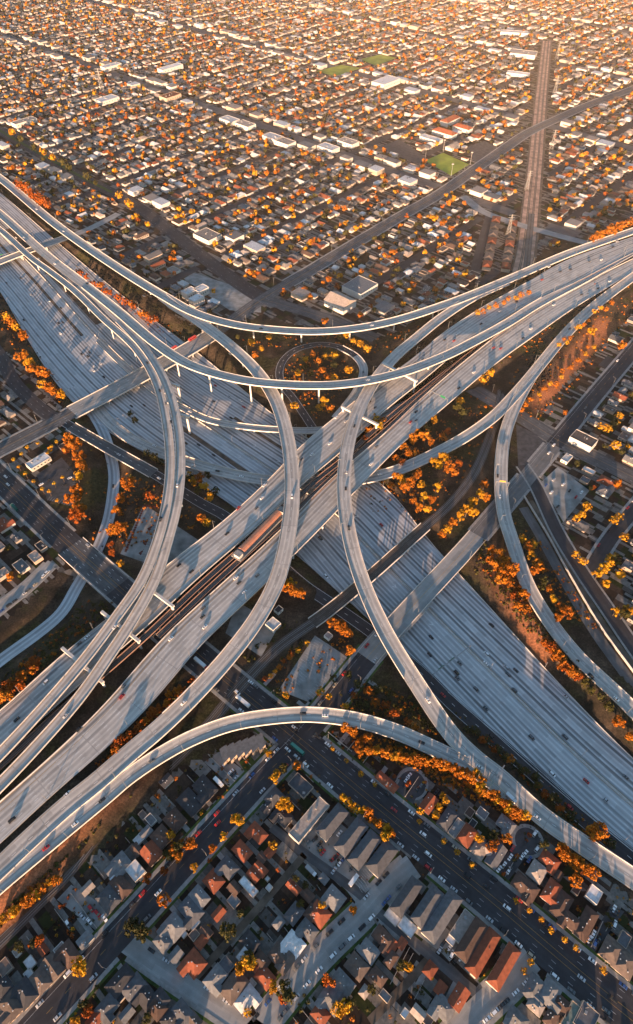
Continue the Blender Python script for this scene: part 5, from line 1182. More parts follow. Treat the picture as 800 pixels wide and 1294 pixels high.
grove([(622, 695, 6), (632, 700, 6.5), (640, 708, 6.5), (630, 715, 6.5), (640, 725, 6.5), (648, 720, 5), (634, 732, 6), (645, 738, 5), (655, 745, 5, 'r'), (662, 752, 5, 'o'), (655, 765, 5.5, 'o'), (665, 770, 5), (620, 708, 5), (650, 752, 5, 'r')], 6, 'o', 'on the outer bank of the slender ramp', 'the street bridge', dist_to(600, 680))
grove([(660, 680, 5), (668, 690, 5.5), (675, 688, 4), (672, 702, 5), (680, 712, 5.5), (685, 718, 5.5), (675, 722, 5), (695, 745, 5), (700, 757, 5), (708, 768, 5.5), (715, 775, 5.5), (705, 780, 5), (684, 742, 4, 'd'), (688, 735, 4, 'd')], 5.2, 'ooy', 'between the slender ramp and the frontage road', 'the street bridge', dist_to(600, 680))
grove([(690, 812, 5, 'r'), (697, 818, 5.5, 'r'), (703, 825, 5.5), (710, 830, 5), (712, 838, 5), (718, 845, 5.5), (725, 850, 5.5), (732, 855, 5), (740, 862, 4, 'd'), (748, 872, 4, 'd'), (782, 912, 5, 'o'), (798, 930, 5), (760, 880, 4, 'd'), (770, 893, 4, 'd')], 5.2, 'or', 'between sunken freeway and slender ramp', 'the street bridge', dist_to(600, 680))
grove(along((432, 918), (470, 938), 7, 4) + along((450, 945), (520, 962), 10, 5) + along((520, 955), (610, 985), 14, 4) + along((605, 995), (668, 1035), 11, 4), 4.3, 'oooy', 'on the slope beneath the lowest curved ramp', 'the avenue corner', dist_to(385, 930))
grove([(440, 852, 4, 'd'), (452, 862, 3.5, 'd'), (465, 873, 4, 'o'), (475, 888, 4, 'o'), (488, 890, 3.5, 'r'), (498, 903, 4), (505, 898, 3.5), (480, 870, 3.5, 'd'), (515, 912, 3), (462, 890, 3, 'd'), (448, 878, 3, 'r'), (525, 918, 3, 'o'), (436, 893, 3.5, 'y')], 4, 'or', 'in the wedge between merging ramps', 'the street bridge', dist_to(470, 824))
grove(along((592, 915), (640, 960), 7, 4) + along((640, 958), (705, 1012), 7, 5) + [(680, 992, 4), (700, 1010, 4), (708, 1022, 4), (752, 1054, 5.5, 'o'), (757, 1050, 5, 'o'), (772, 1066, 4, 'd'), (722, 1030, 4, 'd')], 3.2, 'drod', 'between merge and sunken freeway', 'the merge', dist_to(600, 960))
grove(along((706, 1074), (752, 1104), 10, 3) + [(727, 1113, 4.5)], 4.2, 'o', 'behind the turning circle', 'the turning circle', dist_to(667, 1063))
grove(along((135, 955), (230, 865), 15, 4), 4.6, 'rro', 'under the sweeping foreground flyover', 'the avenue', dist_to(280, 860))
grove(along((0, 1165), (75, 1108), 9, 4), 4.2, 'dyod', 'on the bank between ramp and railway', 'the ramp fork', dist_to(120, 1000))
grove(along((0, 885), (50, 832), 12, 5), 5.2, 'rro', 'on the dark bank beside the sunken ramp', 'the avenue bridge', dist_to(118, 715))
grove(along((22, 232), (62, 258), 10, 2), 7.5, 'r', 'in the row behind the uppermost flyover', 'the upper street bridge', dist_to(79, 302))
grove(along((98, 345), (200, 405), 16, 4), 5.2, 'orr', 'on the bank beneath the uppermost flyover', 'the upper street bridge', dist_to(79, 302))
grove(along((748, 300), (800, 280), 9, 2), 8, 'o', 'in the row above the raised freeway', 'the corridor', dist_to(670, 320))
grove([(364, 742, 5.5), (372, 748, 6), (380, 750, 5), (358, 740, 5), (368, 738, 5, 'y'), (428, 792, 5), (437, 798, 5.5), (432, 786, 4.5), (442, 822, 4.5), (420, 788, 4)], 5.5, 'o', 'by the small white box and rail bridge', 'the small white box', dist_to(345, 788))
grove(along((650, 525), (756, 432), 16, 4) + along((700, 440), (775, 380), 12, 5) + [(748, 418, 5, 'y'), (786, 436, 5)], 3.3, 'ooy', 'on the orange lit embankment at the right', 'the ramp fork', dist_to(650, 495))
grove(along((600, 396), (672, 366), 9, 2), 4, 'oy', 'below the uppermost flyover end', 'the corridor', dist_to(670, 320))
grove([(14, 166, 7), (26, 174, 7, 'd'), (42, 185, 8, 'd'), (54, 191, 8), (66, 198, 6, 'y'), (79, 204, 9, 'd'), (87, 211, 7, 'd'), (110, 221, 8, 'd'), (120, 230, 6, 'd'), (150, 246, 6, 'y'), (161, 255, 7), (165, 258, 6, 'y'), (172, 272, 5, 'y')], 7, 'y', 'on the divided road median', 'the wide pale shop', dist_to(262, 296))
grove(along((333, 860), (390, 808), 10, 2) + [(405, 874, 3.4, 'y'), (421, 857, 3.6, 'd'), (415, 880, 3, 'y'), (352, 872, 2.6, 'd'), (361, 878, 2.6, 'y')], 2.4, 'yoydr', 'round the grey car park', 'the avenue', CORNER)
# foreground street and garden trees
grove([(165, 1171, 6, 'd'), (178, 1177, 6.5, 'd'), (102, 1221, 5.5, 'y'), (98, 1216, 4.5, 'y'), (210, 1078, 4.5), (218, 1073, 5), (226, 1070, 5.5), (233, 1066, 5.5), (241, 1066, 5), (224, 1082, 4.5), (215, 1083, 4), (302, 1036, 5, 'y'), (297, 1035, 4.5, 'y'), (350, 978, 5.5, 'y'), (358, 970, 5), (346, 984, 4.5, 'y'), (376, 967, 4.5, 'o'), (340, 952, 4, 'y'), (283, 1056, 3.5, 'y'), (268, 1072, 4, 'o'), (246, 1095, 4, 'y'), (207, 1138, 5, 'o'), (312, 1280, 3, 'y'), (207, 1100, 4), (186, 1110, 4.5), (215, 1055, 3.5, 'y')], 4.5, 'orod', 'beside the dark foreground street', 'the avenue', CORNER)
grove([(288, 1177, 6.5), (355, 1018, 5.5, 'y'), (366, 1021, 5, 'y'), (360, 1013, 4.5, 'y'), (315, 1217, 5.5, 'y'), (305, 1224, 5, 'y'), (312, 1210, 5, 'd'), (360, 1252, 7), (345, 1247, 5, 'y'), (358, 1262, 5), (345, 1068, 3.5, 'y'), (374, 1110, 4), (436, 1270, 5, 'y'), (428, 1276, 5, 'y'), (442, 1268, 4.5), (42, 1190, 4.5), (50, 1188, 4.5, 'r'), (111, 1278, 5, 'r'), (104, 1270, 4, 'd'), (508, 1220, 4.5, 'd'), (515, 1222, 4, 'y'), (470, 1250, 4, 'd'), (416, 1238, 4.5, 'r'), (407, 1144, 3.5, 'y'), (446, 1150, 4, 'o'), (386, 1118, 3.5, 'd'), (185, 1288, 4, 'd'), (96, 1288, 3.5, 'y'), (380, 1142, 3.5), (24, 1196, 4, 'd'), (303, 1154, 3, 'd')], 5, 'ordd', 'among the back yards of the foreground', 'the avenue', CORNER)
grove(along((428, 1005), (455, 1022), 5, 2) + along((455, 1022), (500, 1055), 8, 2) + [(486, 1058, 4.5), (490, 1052, 4.5)], 3.4, 'oy', 'in the row before the grey apartment bars', 'the pale block', dist_to(391, 1035))
grove([(555, 1020, 2.8, 'y'), (563, 1012, 2.8, 'y'), (551, 1030, 2.6, 'y'), (560, 1006, 2.6, 'y'), (532, 1025, 3, 'y'), (605, 1060, 3.5), (621, 1069, 4, 'o'), (629, 1063, 3, 'o'), (641, 1059, 3.5, 'o'), (624, 1055, 4, 'd'), (688, 1068, 4, 'd'), (420, 946, 2, 'y'), (438, 961, 2, 'y'), (456, 978, 2, 'y'), (474, 991, 2, 'y'), (530, 1038, 2, 'y'), (561, 1063, 2, 'y'), (578, 1077, 2, 'y'), (597, 1093, 2, 'y'), (652, 1138, 2, 'y'), (669, 1150, 2, 'y'), (685, 1162, 2, 'y'), (697, 1175, 2, 'y'), (714, 1187, 2, 'y'), (729, 1198, 2, 'y'), (763, 1226, 2, 'y'), (663, 1227, 2.2, 'y'), (671, 1216, 2.2, 'y')], 3, 'y', 'along the avenue on the merge side', 'the avenue corner', CORNER)
# right and left neighbourhoods
grove([(786, 436, 5), (728, 655, 4.5, 'y'), (735, 650, 4), (742, 640, 5, 'y'), (776, 657, 4.5, 'y'), (783, 652, 4), (755, 726, 4.5, 'y'), (762, 718, 5, 'y'), (768, 712, 4.5), (771, 704, 4), (778, 772, 5, 'y'), (788, 776, 5, 'd'), (795, 770, 5, 'y'), (737, 708, 4), (728, 700, 3.5), (783, 525, 5, 'y'), (760, 538, 4.5, 'y'), (768, 541, 4.5, 'y'), (778, 562, 5, 'y'), (786, 570, 4, 'd'), (715, 521, 3, 'o'), (790, 678, 4, 'y')], 4.5, 'y', 'beyond the frontage road', 'the pale apartment block', dist_to(738, 554))
def palm(x, y, h):
    o = empty('palm_tree', (x, y, gz(x, y)), rnd() * 6); t = MB(); t.tube((0, 0, -.2), (.1, 0, h), .28, .18, 6); t.obj('trunk', M_TRUNK, o)
    V = []; F = []; r = random
    for i in range(16):
        a = i * 2.4; up = r.uniform(-.3, .9); L = r.uniform(2.0, 2.8); d = Vector((math.cos(a), math.sin(a), 0)); n = Vector((-d.y, d.x, 0)); p0 = Vector((0, 0, h)); p1 = p0 + d * L * .55 + Vector((0, 0, up * .8)); p2 = p0 + d * L + Vector((0, 0, up * .5 - 1.0)); k = len(V)
        V += [tuple(p0 + n * .12), tuple(p0 - n * .12), tuple(p1 + n * .42), tuple(p1 - n * .42), tuple(p2 + n * .06), tuple(p2 - n * .06)]; F += [(k, k + 1, k + 3, k + 2), (k + 2, k + 3, k + 5, k + 4)]
    mesh_obj('crown', V, F, LEAF['y'], o); return o
for q in ((18, 582), (24, 590), (33, 600), (43, 609), (54, 619), (63, 622), (72, 560), (66, 566), (80, 605), (72, 632), (60, 572), (35, 566), (27, 573), (69, 612), (48, 560), (88, 552)):
    w = P(q[0], q[1], 5); reg(palm(w.x, w.y, ru(5, 8)), 'small golden palm tree', 'around the restaurant', 'the avenue', w.length, 'palm tree', 'palms around the restaurant')
# the rest of the planting: far trees beyond counting, and scrub on the banks
def plant():
    GROVE.sort(reverse=True); rest = []
    for i, (_, x, y, rr, k, z0, where, frm, key) in enumerate(GROVE):
        if i >= 292: rest.append((x, y, rr, k, z0)); continue
        reg(tree(x, y, rr * (.86 if 'foreground' in where else 1), k, z0), LEAFN[k] + ' tree', where, frm, key, 'tree', where.replace('in the ', '').replace('on the ', '') + ' trees')
    return rest
REST = plant()
def far_trees():
    mb = MB(); kinds = 'oyrd'; r = rs
    for (x, y, R, k, z0) in REST:
        for i in range(70):
            d = Vector((r.gauss(0, 1), r.gauss(0, 1), r.gauss(0, 1))).normalized(); p = Vector((x, y, z0 + R * 1.2)) + Vector((d.x, d.y, d.z * .85)) * R * r.uniform(.5, 1)
            n = (d + Vector((r.gauss(0, .4), r.gauss(0, .4), r.gauss(0, .4)))).normalized(); u = n.orthogonal().normalized(); w = n.cross(u); s = R * r.uniform(.14, .28)
            mb.add([p + u * s, p + w * s, p - u * s, p - w * s], [(0, 1, 2, 3)], kinds.index(k))
    for (x, y) in TREESPOTS:
        R = r.uniform(2.4, 5.4); k = r.choices((0, 1, 2, 3), (34, 25, 8, 33))[0]; cz = R * 1.15
        for i in range(22 if y < 1400 else 13):
            d = Vector((r.gauss(0, 1), r.gauss(0, 1), r.gauss(0, 1))).normalized(); p = Vector((x, y, cz)) + Vector((d.x, d.y, d.z * .85)) * R * r.uniform(.45, .95)
            n = (d + Vector((r.gauss(0, .4), r.gauss(0, .4), r.gauss(0, .4)))).normalized(); u = n.orthogonal().normalized(); w = n.cross(u); s = R * r.uniform(.28, .5)
            mb.add([p + u * s, p + w * s, p - u * s, p - w * s], [(0, 1, 2, 3)], k)
    o = mb.obj('distant_trees', [LEAF[k] for k in kinds]); o['kind'] = 'stuff'; o['label'] = 'countless small autumn coloured trees scattered between the far houses'
far_trees()
def scrub():
    mb = MB(); r = rs
    areas = [([(560, 430), (660, 380), (800, 300), (800, 400), (690, 530), (650, 530)], 620, 0), ([(450, 590), (560, 500), (640, 500), (620, 560), (560, 660), (470, 640)], 380, 0), ([(350, 480), (380, 440), (440, 440), (450, 490), (400, 530)], 300, 0), ([(280, 430), (360, 425), (480, 425), (560, 400), (500, 450), (360, 440)], 280, 0),
             ([(95, 340), (205, 400), (240, 425), (190, 410), (90, 330)], 90, 2), ([(0, 370), (90, 500), (80, 515), (0, 420)], 120, 0), ([(95, 560), (135, 560), (130, 690), (90, 660)], 60, 3), ([(150, 590), (200, 610), (270, 660), (200, 680), (150, 700)], 240, 0), ([(0, 860), (100, 760), (150, 760), (30, 880)], 360, 3), ([(110, 970), (250, 850), (260, 860), (140, 980)], 320, 2),
             ([(0, 1160), (110, 1060), (180, 985), (190, 985), (0, 1180)], 380, 3), ([(410, 915), (440, 850), (520, 880), (600, 950), (500, 905)], 460, 3), ([(430, 915), (520, 940), (640, 1000), (660, 1040), (500, 965)], 380, 0), ([(560, 880), (640, 940), (780, 1060), (770, 1080), (640, 960)], 520, 3), ([(610, 680), (680, 770), (760, 870), (690, 820), (600, 720)], 520, 3), ([(650, 660), (690, 690), (760, 800), (720, 780)], 110, 0),
             ([(300, 830), (350, 790), (400, 780), (360, 850)], 60, 3), ([(360, 880), (350, 860), (440, 800), (450, 815)], 40, 0)]
    for pts, n, k0 in areas:
        for q in inside(pts, n, 0):
            w = P(*q); 
            z = gz(w.x, w.y); R = r.uniform(.5, 1.9); k = k0 if r.random() < .62 else r.choice((0, 2, 3, 3))
            hit = False
            for c, rad in EXCL:
                if np.min((c[:, 0] - w.x) ** 2 + (c[:, 1] - w.y) ** 2) < (rad * .8) ** 2 and z > -6: hit = True; break
            if hit and r.random() < .9: continue
            for i in range(14):
                d = Vector((r.gauss(0, 1), r.gauss(0, 1), abs(r.gauss(0, 1)))).normalized(); p = Vector((w.x, w.y, z)) + d * R * r.uniform(.4, 1); nn = (d + Vector((r.gauss(0, .4), r.gauss(0, .4), 0))).normalized(); u = nn.orthogonal().normalized(); v = nn.cross(u); s = R * r.uniform(.25, .45)
                mb.add([p + u * s, p + v * s, p - u * s, p - v * s], [(0, 1, 2, 3)], k)
    o = mb.obj('bank_scrub', [LEAF[k] for k in 'oyrd']); o['kind'] = 'stuff'; o['label'] = 'low dry scrub growing over the freeway banks'
scrub()
def yard_shrubs():
    mb = MB(); r = rs; xs = [q[0] for q in HANDZONE]; ys = [q[1] for q in HANDZONE]; n = 0; k = 0
    while n < 620 and k < 20000:
        k += 1; x, y = r.uniform(-260, 330), r.uniform(-20, 230)
        a, b, _ = proj(x, y, 0)
        if not (-20 < a < 820 and b < 1310) or not inpoly(x, y, HANDZONE) or occ(x, y): continue
        n += 1; R = r.choice((.6, .8, 1.0, 1.3, 1.9)); kk = r.choices((0, 1, 2, 3), (16, 12, 14, 58))[0]; g = gz(x, y)
        for i in range(20):
            d = Vector((r.gauss(0, 1), r.gauss(0, 1), abs(r.gauss(0, 1)))).normalized(); p = Vector((x, y, g + R * .5)) + d * R * r.uniform(.4, 1); nn = (d + Vector((r.gauss(0, .4), r.gauss(0, .4), 0))).normalized(); u = nn.orthogonal().normalized(); v = nn.cross(u); s = R * r.uniform(.2, .4)
            mb.add([p + u * s, p + v * s, p - u * s, p - v * s], [(0, 1, 2, 3)], kk)
    o = mb.obj('garden_shrubbery', [LEAF[k] for k in 'oyrd']); o['kind'] = 'stuff'; o['label'] = 'small bushes and weeds filling the foreground back yards'
yard_shrubs()

# ------------------------------------------------------------------ vehicles
PAINT = dict(w=('white', (.75, .75, .75)), s=('silver', (.42, .43, .45)), k=('black', (.018, .018, .02)), g=('grey', (.12, .125, .13)), r=('red', (.38, .02, .02)), b=('blue', (.03, .08, .24)), n=('beige', (.4, .33, .24)))
def car_meshes(col, van):
    m = mat('car_paint_' + PAINT[col][0], PAINT[col][1], rough=.3, var=0, spec=.5); L, W, H = (4.6, 1.82, 1.42) if not van else (5.0, 1.95, 1.95)
    b = MB(); a, w = L / 2, W / 2
    prof = [(-a, .35), (-a + .05, .85), (-a + .75, .95), (-a + 1.0, .98)] if not van else [(-a, .35), (-a + .03, 1.0), (-a + .2, 1.05), (-a + .4, 1.05)]
    prof = [(-a, .32), (-a, .8), (-a + .35, .93), (a - 1.3, .95), (a - .25, .78), (a, .62), (a, .32)]
    n = len(prof); V = [(x, -w, z) for x, z in prof] + [(x, w, z) for x, z in prof]
    b.add(V, [(i, (i + 1) % n, n + (i + 1) % n, n + i)[::-1] for i in range(n)] + [tuple(range(n)), tuple(range(2 * n - 1, n - 1, -1))][::1], 0)
    x0, x1 = (-a + .9, a - 1.75) if not van else (-a + .2, a - 1.5)
    b.box(x0 + .35, -w * .80, H - .06, x1 - .25, w * .80, H, 0)
    for sx in (-a + .85, a - .9):
        for sy in (-1, 1): b.tube((sx, sy * (w - .2), .32), (sx, sy * (w + .02), .32), .32, .32, 8, 1)
    me = b.obj('car', [m, M_TYRE]); bm_ = me.data; bpy.data.objects.remove(me)
    c = MB(); q = .82
    c.add([(x0 - .15, -w * .93, .93), (x1 + .55, -w * .93, .93), (x1 + .55, w * .93, .93), (x0 - .15, w * .93, .93), (x0 + .35, -w * q, H - .065), (x1 - .25, -w * q, H - .065), (x1 - .25, w * q, H - .065), (x0 + .35, w * q, H - .065)], [(3, 2, 1, 0), (4, 5, 6, 7), (0, 1, 5, 4), (1, 2, 6, 5), (2, 3, 7, 6), (3, 0, 4, 7)])
    o = c.obj('windows', M_GLASS); cm = o.data; bpy.data.objects.remove(o); return bm_, cm
CARM = {}; CARS = []
NC = [0]
def car(x, y, z, rz, col, where, frm, key, group, van=None):
    van = (rnd() < .3) if van is None else van
    CARS.append(((x * x + y * y + (450 - z) ** 2) ** .5, x, y, z, rz, col, where, frm, key, group, van))
def car_now(x, y, z, rz, col, where, frm, key, group, van):
    if (col, van) not in CARM: CARM[(col, van)] = car_meshes(col, van)
    a, b = CARM[(col, van)]
    o = bpy.data.objects.new('car', a); o.location = (x, y, z); o.rotation_euler = (0, 0, rz); COL.objects.link(o)
    put(b, 'windows', o, 0, 0, 0); NC[0] += 1
    reg(o, PAINT[col][0] + (' van' if van else ' car'), where, frm, key, 'van' if van else 'car', group)
def traffic(path, zoff, cars, where, frm, land, flip=None):
    """cars: string of x,y,colour from the photograph; heading follows the road"""
    for t in cars.split():
        x, y, c = t.split(','); x, y = float(x), float(y)
        z = path.c[0][2]
        for _ in range(3):
            w = P(x, y, z + .7); s = path.nearest(w); z = path.at(s)[2] + zoff
        lat = (Vector((w.x, w.y, 0)) - Vector((*path.at(s)[:2], 0))).dot(Vector(path.n[min(int(s / path.len * (len(path.c) - 1)), len(path.c) - 1)]))
        rz = path.heading(s) + (PI if (flip if flip is not None else lat > 0) else 0)
        col = {'k': random.choice('kkg'), 'w': random.choice('wws')}.get(c, c)
        car(w.x, w.y, z, rz, col, where, frm, (w - P(*land)).length, where.replace('on the ', '') + ' traffic')
traffic(hw110, .03, '26,351,k 8,357,k 45,358,k 39,372,w 62,380,w 77,389,k 30,404,k 46,421,w 76,421,w 74,408,k 79,407,k 96,426,w 103,447,k 113,445,k 111,450,k 125,449,w 119,463,w 127,459,w 118,468,w 131,476,k 166,513,k 182,512,k 193,532,w 148,528,w 97,336,k 126,365,k 139,378,k 156,390,k 188,418,r 249,486,w 292,528,k 270,507,k 272,487,r 289,501,w 304,506,w 308,514,r 251,562,k 270,575,k 296,593,k 235,560,k 412,728,w 405,680,k 482,663,r 545,805,k 543,827,k 581,838,k 577,850,k 578,857,k 621,790,k 602,871,k 614,895,k 642,852,k 652,847,k 640,843,w 615,826,w 614,838,w 650,872,k 715,880,w 672,932,k 714,931,k 698,978,w 741,987,r 766,1011,w 791,982,k 20,300,w 35,312,k 58,345,k', 'on the sunken freeway', 'the street bridge', (530, 757))
traffic(up105, .05, '331,629,w 301,642,r 324,642,k 287,674,k 242,722,k 226,714,k 394,574,w 417,560,w 381,580,k 334,613,w 437,532,w 21,909,k 58,862,w 76,866,w 110,805,w 100,813,k 125,807,k 117,819,k 534,454,k 562,429,k 578,422,w 574,430,r 608,409,k 474,515,k 467,508,k 653,381,k 668,369,k 685,353,r 680,342,k 694,337,w 708,343,k 721,340,k 775,312,k 780,305,w 632,393,w 745,330,k 760,328,w', 'on the upper raised carriageway', 'the station', (330, 675), True)
traffic(lo105, .05, '298,730,w 302,736,k 325,727,k 309,748,w 257,768,k 256,779,k 259,792,w 216,807,w 156,867,k 154,880,r 100,921,k 15,1036,k 85,1003,w 519,533,r 526,531,k 526,520,k 580,490,k 599,470,w 624,439,r 633,440,r 476,564,k 469,586,w 661,427,k 671,415,w 756,364,k 771,355,w 700,385,w 735,372,k', 'on the lower raised carriageway', 'the station', (330, 675), False)
for k, cars, wh in (('F1', '46,264,w 80,292,w 182,374,k 470,411,w 330,415,k', 'on the uppermost flyover'), ('F2', '30,300,w 69,333,w 465,480,w 110,358,k', 'on the level highest flyover'), ('FC', '49,327,w 203,656,k 145,792,w', 'on the outer paired deck'), ('FD', '224,613,w 186,458,k 202,493,k 210,510,k 216,533,k 83,904,w', 'on the inner paired deck'), ('F1B', '320,474,w 291,447,k 369,627,w 232,888,w', 'on the sweeping foreground flyover'),
                   ('F5', '438,596,w 448,538,k 437,617,k 441,667,k 541,885,w 679,1033,w', 'on the long bending flyover'), ('F6', '606,969,w 411,904,w 533,938,k 383,901,k 192,961,k 95,1041,w 58,1071,r 129,1011,k', 'on the lowest curved ramp'), ('F4', '245,588,w 275,595,k 305,602,w 195,563,w 480,599,w 720,415,k', 'on the dropping ramp'), ('F4B', '629,601,k 632,627,w 747,854,k 779,883,w', 'on the slender ramp'), ('LOOP', '425,527,w 459,470,k', 'on the loop ramp end'), ('F7', '500,518,k 240,520,w', 'on the low slim ramp')):
    traffic(DECKS[k], .05, cars, wh, 'the station', (330, 675), False)
traffic(pS5, .12, '201,604,w 150,574,w 620,930,k 720,1020,r 560,878,r', 'on the collector road', 'the boulevard corner', (90, 522))
traffic(pS6, .12, '143,614,k 139,659,w', 'on the sunken ramp', 'the avenue bridge', (118, 715))
traffic(pS1, .12, '10,612,w 7,602,w 111,689,w 140,729,k 372,919,w 498,1023,r 535,1054,w 541,1079,w 590,1106,k 615,1120,k 641,1147,w 735,1236,w 690,1170,k 775,1262,k 766,1277,k 300,875,w', 'driving on the avenue', 'the street corner', (385, 930))
traffic(pS2, .13, '405,908,k 700,562,w 694,572,w 740,515,k 200,1128,w 275,1040,r', 'driving on the dark street', 'the avenue', (385, 930))
def parked(path, t0, t1, off, n, where, frm, land, seed, rot=0, jit=.6):
    r = random.Random(seed)
    for i in range(n):
        s = (t0 + (t1 - t0) * (i + r.uniform(.15, .85)) / n) * path.len; q = path.at(s, off); 
        car(q[0], q[1], q[2] + .02, path.heading(s) + rot + (PI if off > 0 else 0) + r.uniform(-.03, .03), r.choices('wskgrbn', (26, 16, 22, 14, 7, 6, 4))[0], where, frm, math.hypot(q[0] - P(*land).x, q[1] - P(*land).y), where + ' parked cars')
parked(pS1, .55, .985, -10.4, 30, 'at the apartment side avenue kerb', 'the street corner', (385, 930), 1)
parked(pS1, .56, .985, 10.4, 24, 'at the merge side avenue kerb', 'the street corner', (385, 930), 2)
parked(pS2, .02, .35, 6.2, 22, 'at the railway side street kerb', 'the avenue', (385, 930), 3)
parked(pS2, .02, .33, -6.2, 12, 'at the inner side street kerb', 'the avenue', (385, 930), 4)
parked(pX2, .08, .95, 4.9, 14, 'at the broad pale street near kerb', 'the avenue', (540, 1080), 5)
parked(pX2, .08, .95, -4.9, 12, 'at the broad pale street far kerb', 'the avenue', (540, 1080), 6)
parked(pX1, .15, .9, 4, 6, 'at the lower pale street kerb', 'the dark street', (160, 1190), 7)
parked(pX3, .15, .9, 5.2, 8, 'at the second pale street kerb', 'the avenue', (690, 1192), 8)
parked(pS2, .82, .985, 6.2, 8, 'at the kerb beside the embankment', 'the crosstown road', (706, 555), 9)
parked(pS10, .1, .9, 5, 8, 'at the residential road kerb', 'the frontage road', (742, 728), 10)
parked(pX0, .3, .95, -4.2, 8, 'at the left pale street kerb', 'the avenue', (90, 692), 11)
def lot_cars(px, where, frm, land, d='A'):
    for t in px.split():
        x, y, c = t.split(','); w = P(float(x), float(y), .7); car(w.x, w.y, .09, ROT[d] + ru(-.1, .1), c, where, frm, (w - P(*land)).length, where + ' parked cars')
lot_cars('398,1060,k 404,1066,k 416,1057,w 429,1053,w 405,1072,g 408,1077,r 421,1085,r 425,1082,k 427,1080,r 430,1090,w 433,1087,b 422,1100,s 446,1095,k 390,1063,g 455,1045,g', 'behind the grey apartment bars', 'the long pale flat block', (391, 1035))
lot_cars('567,1200,w 571,1206,w 577,1212,k 582,1209,w 560,1192,k 556,1200,s 588,1215,g 594,1222,k', 'behind the red tiled apartment blocks', 'the alley', (540, 1204))
lot_cars('115,1148,r 123,1154,r 104,1158,s 113,1164,w 132,1160,w 86,1167,w 90,1170,k', 'on the pale corner lot', 'the railway', (82, 1106), 'B')
lot_cars('295,978,k 292,975,w 283,967,w 298,983,s', 'on the lot beside the sawtooth apartments', 'the street corner', (385, 930))
lot_cars('514,985,w 517,980,w 512,992,k 528,996,k 533,991,g 552,1000,k 556,1004,k', 'around the upper cul de sac', 'the avenue', (500, 1005))
lot_cars('631,1098,w 637,1093,w 645,1083,w 660,1082,w 664,1078,w 643,1100,w 648,1095,k 679,1072,w 676,1053,w 648,1072,r 669,1086,b', 'around the turning circle', 'the avenue', (620, 1112))
lot_cars('776,1148,w 772,1150,k 779,1152,k 777,1168,w 750,1180,w 745,1187,w 757,1188,k 752,1192,b', 'in the lower right car park', 'the avenue', (745, 1210))
lot_cars('88,604,w 82,612,k 52,612,w 62,606,k 88,592,k', 'in the restaurant car park', 'the boulevard', (90, 522))
lot_cars('690,613,b 697,622,w 705,640,k 700,606,s 712,612,w 720,620,k 728,628,r 735,622,w 742,612,k', 'beside the pale apartment block', 'the crosstown road', (740, 580))
def park_all():
    CARS.sort(); far = []
    for i, c in enumerate(CARS):
        if i < 285: car_now(*c[1:])
        else: far.append(c)
    mb = MB(); ks = list(PAINT)
    for (_, x, y, z, rz, col, *_r) in far:
        n0 = len(mb.v); k = ks.index(col)
        mb.box(-2.25, -.9, .3, 2.25, .9, .9, k); mb.box(-1.5, -.78, .9, .9, .78, 1.38, len(ks)); mb.box(-1.2, -.7, 1.38, .6, .7, 1.43, k)
        c_, s_ = math.cos(rz), math.sin(rz)
        for i in range(n0, len(mb.v)):
            a, b, q = mb.v[i]; mb.v[i] = (x + a * c_ - b * s_, y + a * s_ + b * c_, z + q)
    o = mb.obj('distant_cars', [mat('car_paint_' + PAINT[k][0], PAINT[k][1], rough=.3, var=0, spec=.5) for k in ks] + [M_GLASS]); o['kind'] = 'stuff'; o['label'] = 'the smallest far off cars on the freeways'
def box_truck(px, py, z, rz, label, cabc, boxc, L=11.0, W=2.5, H=3.4, name='truck', cat='truck'):
    w = P(px, py, z + 2); o = empty(name, (w.x, w.y, z), rz); tag(o, label, cat)
    bm_ = mat('box_' + boxc[0], boxc[1], rough=.4, var=.05); cm = mat('box_' + cabc[0], cabc[1], rough=.4, var=.05)
    m = MB(); m.box(-L / 2, -W / 2, .9, L / 2 - 2.2, W / 2, H); m.obj('cargo_box', bm_, o)
    m = MB(); m.box(L / 2 - 2.0, -W / 2 + .1, .6, L / 2, W / 2 - .1, H * .8); c = m.obj('cab', cm, o)
    m = MB(); m.box(L / 2 - .5, -W / 2 + .2, H * .5, L / 2 + .03, W / 2 - .2, H * .74); m.obj('windscreen', M_GLASS, c)
    for x in (-L / 2 + 1.2, -L / 2 + 2.4, L / 2 - 1.1):
        for s in (-1, 1):
            m = MB(); m.tube((x, s * (W / 2 - .35), .5), (x, s * W / 2, .5), .5, .5, 10); m.obj('wheel', M_TYRE, o)
def bus(px, py, z, rz, label, c, L=12.0):
    w = P(px, py, z + 2); o = empty('bus', (w.x, w.y, z), rz); tag(o, label, 'bus'); bm_ = mat('bus_' + c[0], c[1], rough=.4, var=.05)
    m = MB(); m.box(-L / 2, -1.27, .4, L / 2, 1.27, 3.1); m.obj('body', bm_, o)
    m = MB(); m.box(-L / 2 + .5, -1.05, 3.1, L / 2 - .6, 1.05, 3.25); m.obj('roof_panel', mat('bus_roof_' + c[0], tuple(min(1, v * 1.8 + .05) for v in c[1]), var=.05), o)
    for s in (-1, 1):
        m = MB(); m.box(-L / 2 + .4, s * 1.285 - .02, 1.5, L / 2 - .4, s * 1.285 + .02, 2.6); m.obj('window_band', M_GLASS, o)
    for x in (-L / 2 + 2.2, L / 2 - 2.4):
        for s in (-1, 1):
            m = MB(); m.tube((x, s * 1.0, .5), (x, s * 1.29, .5), .5, .5, 10); m.obj('wheel', M_TYRE, o)
WHT = ('white', (.72, .72, .72)); RED = ('red', (.4, .03, .025)); GRN = ('green', (.012, .10, .075)); 
hd = lambda p, x, y: p.heading(p.nearest(P(x, y)))
bus(376, 946, .13, hd(pS1, 376, 946), 'dark green city bus crossing the avenue intersection', GRN)
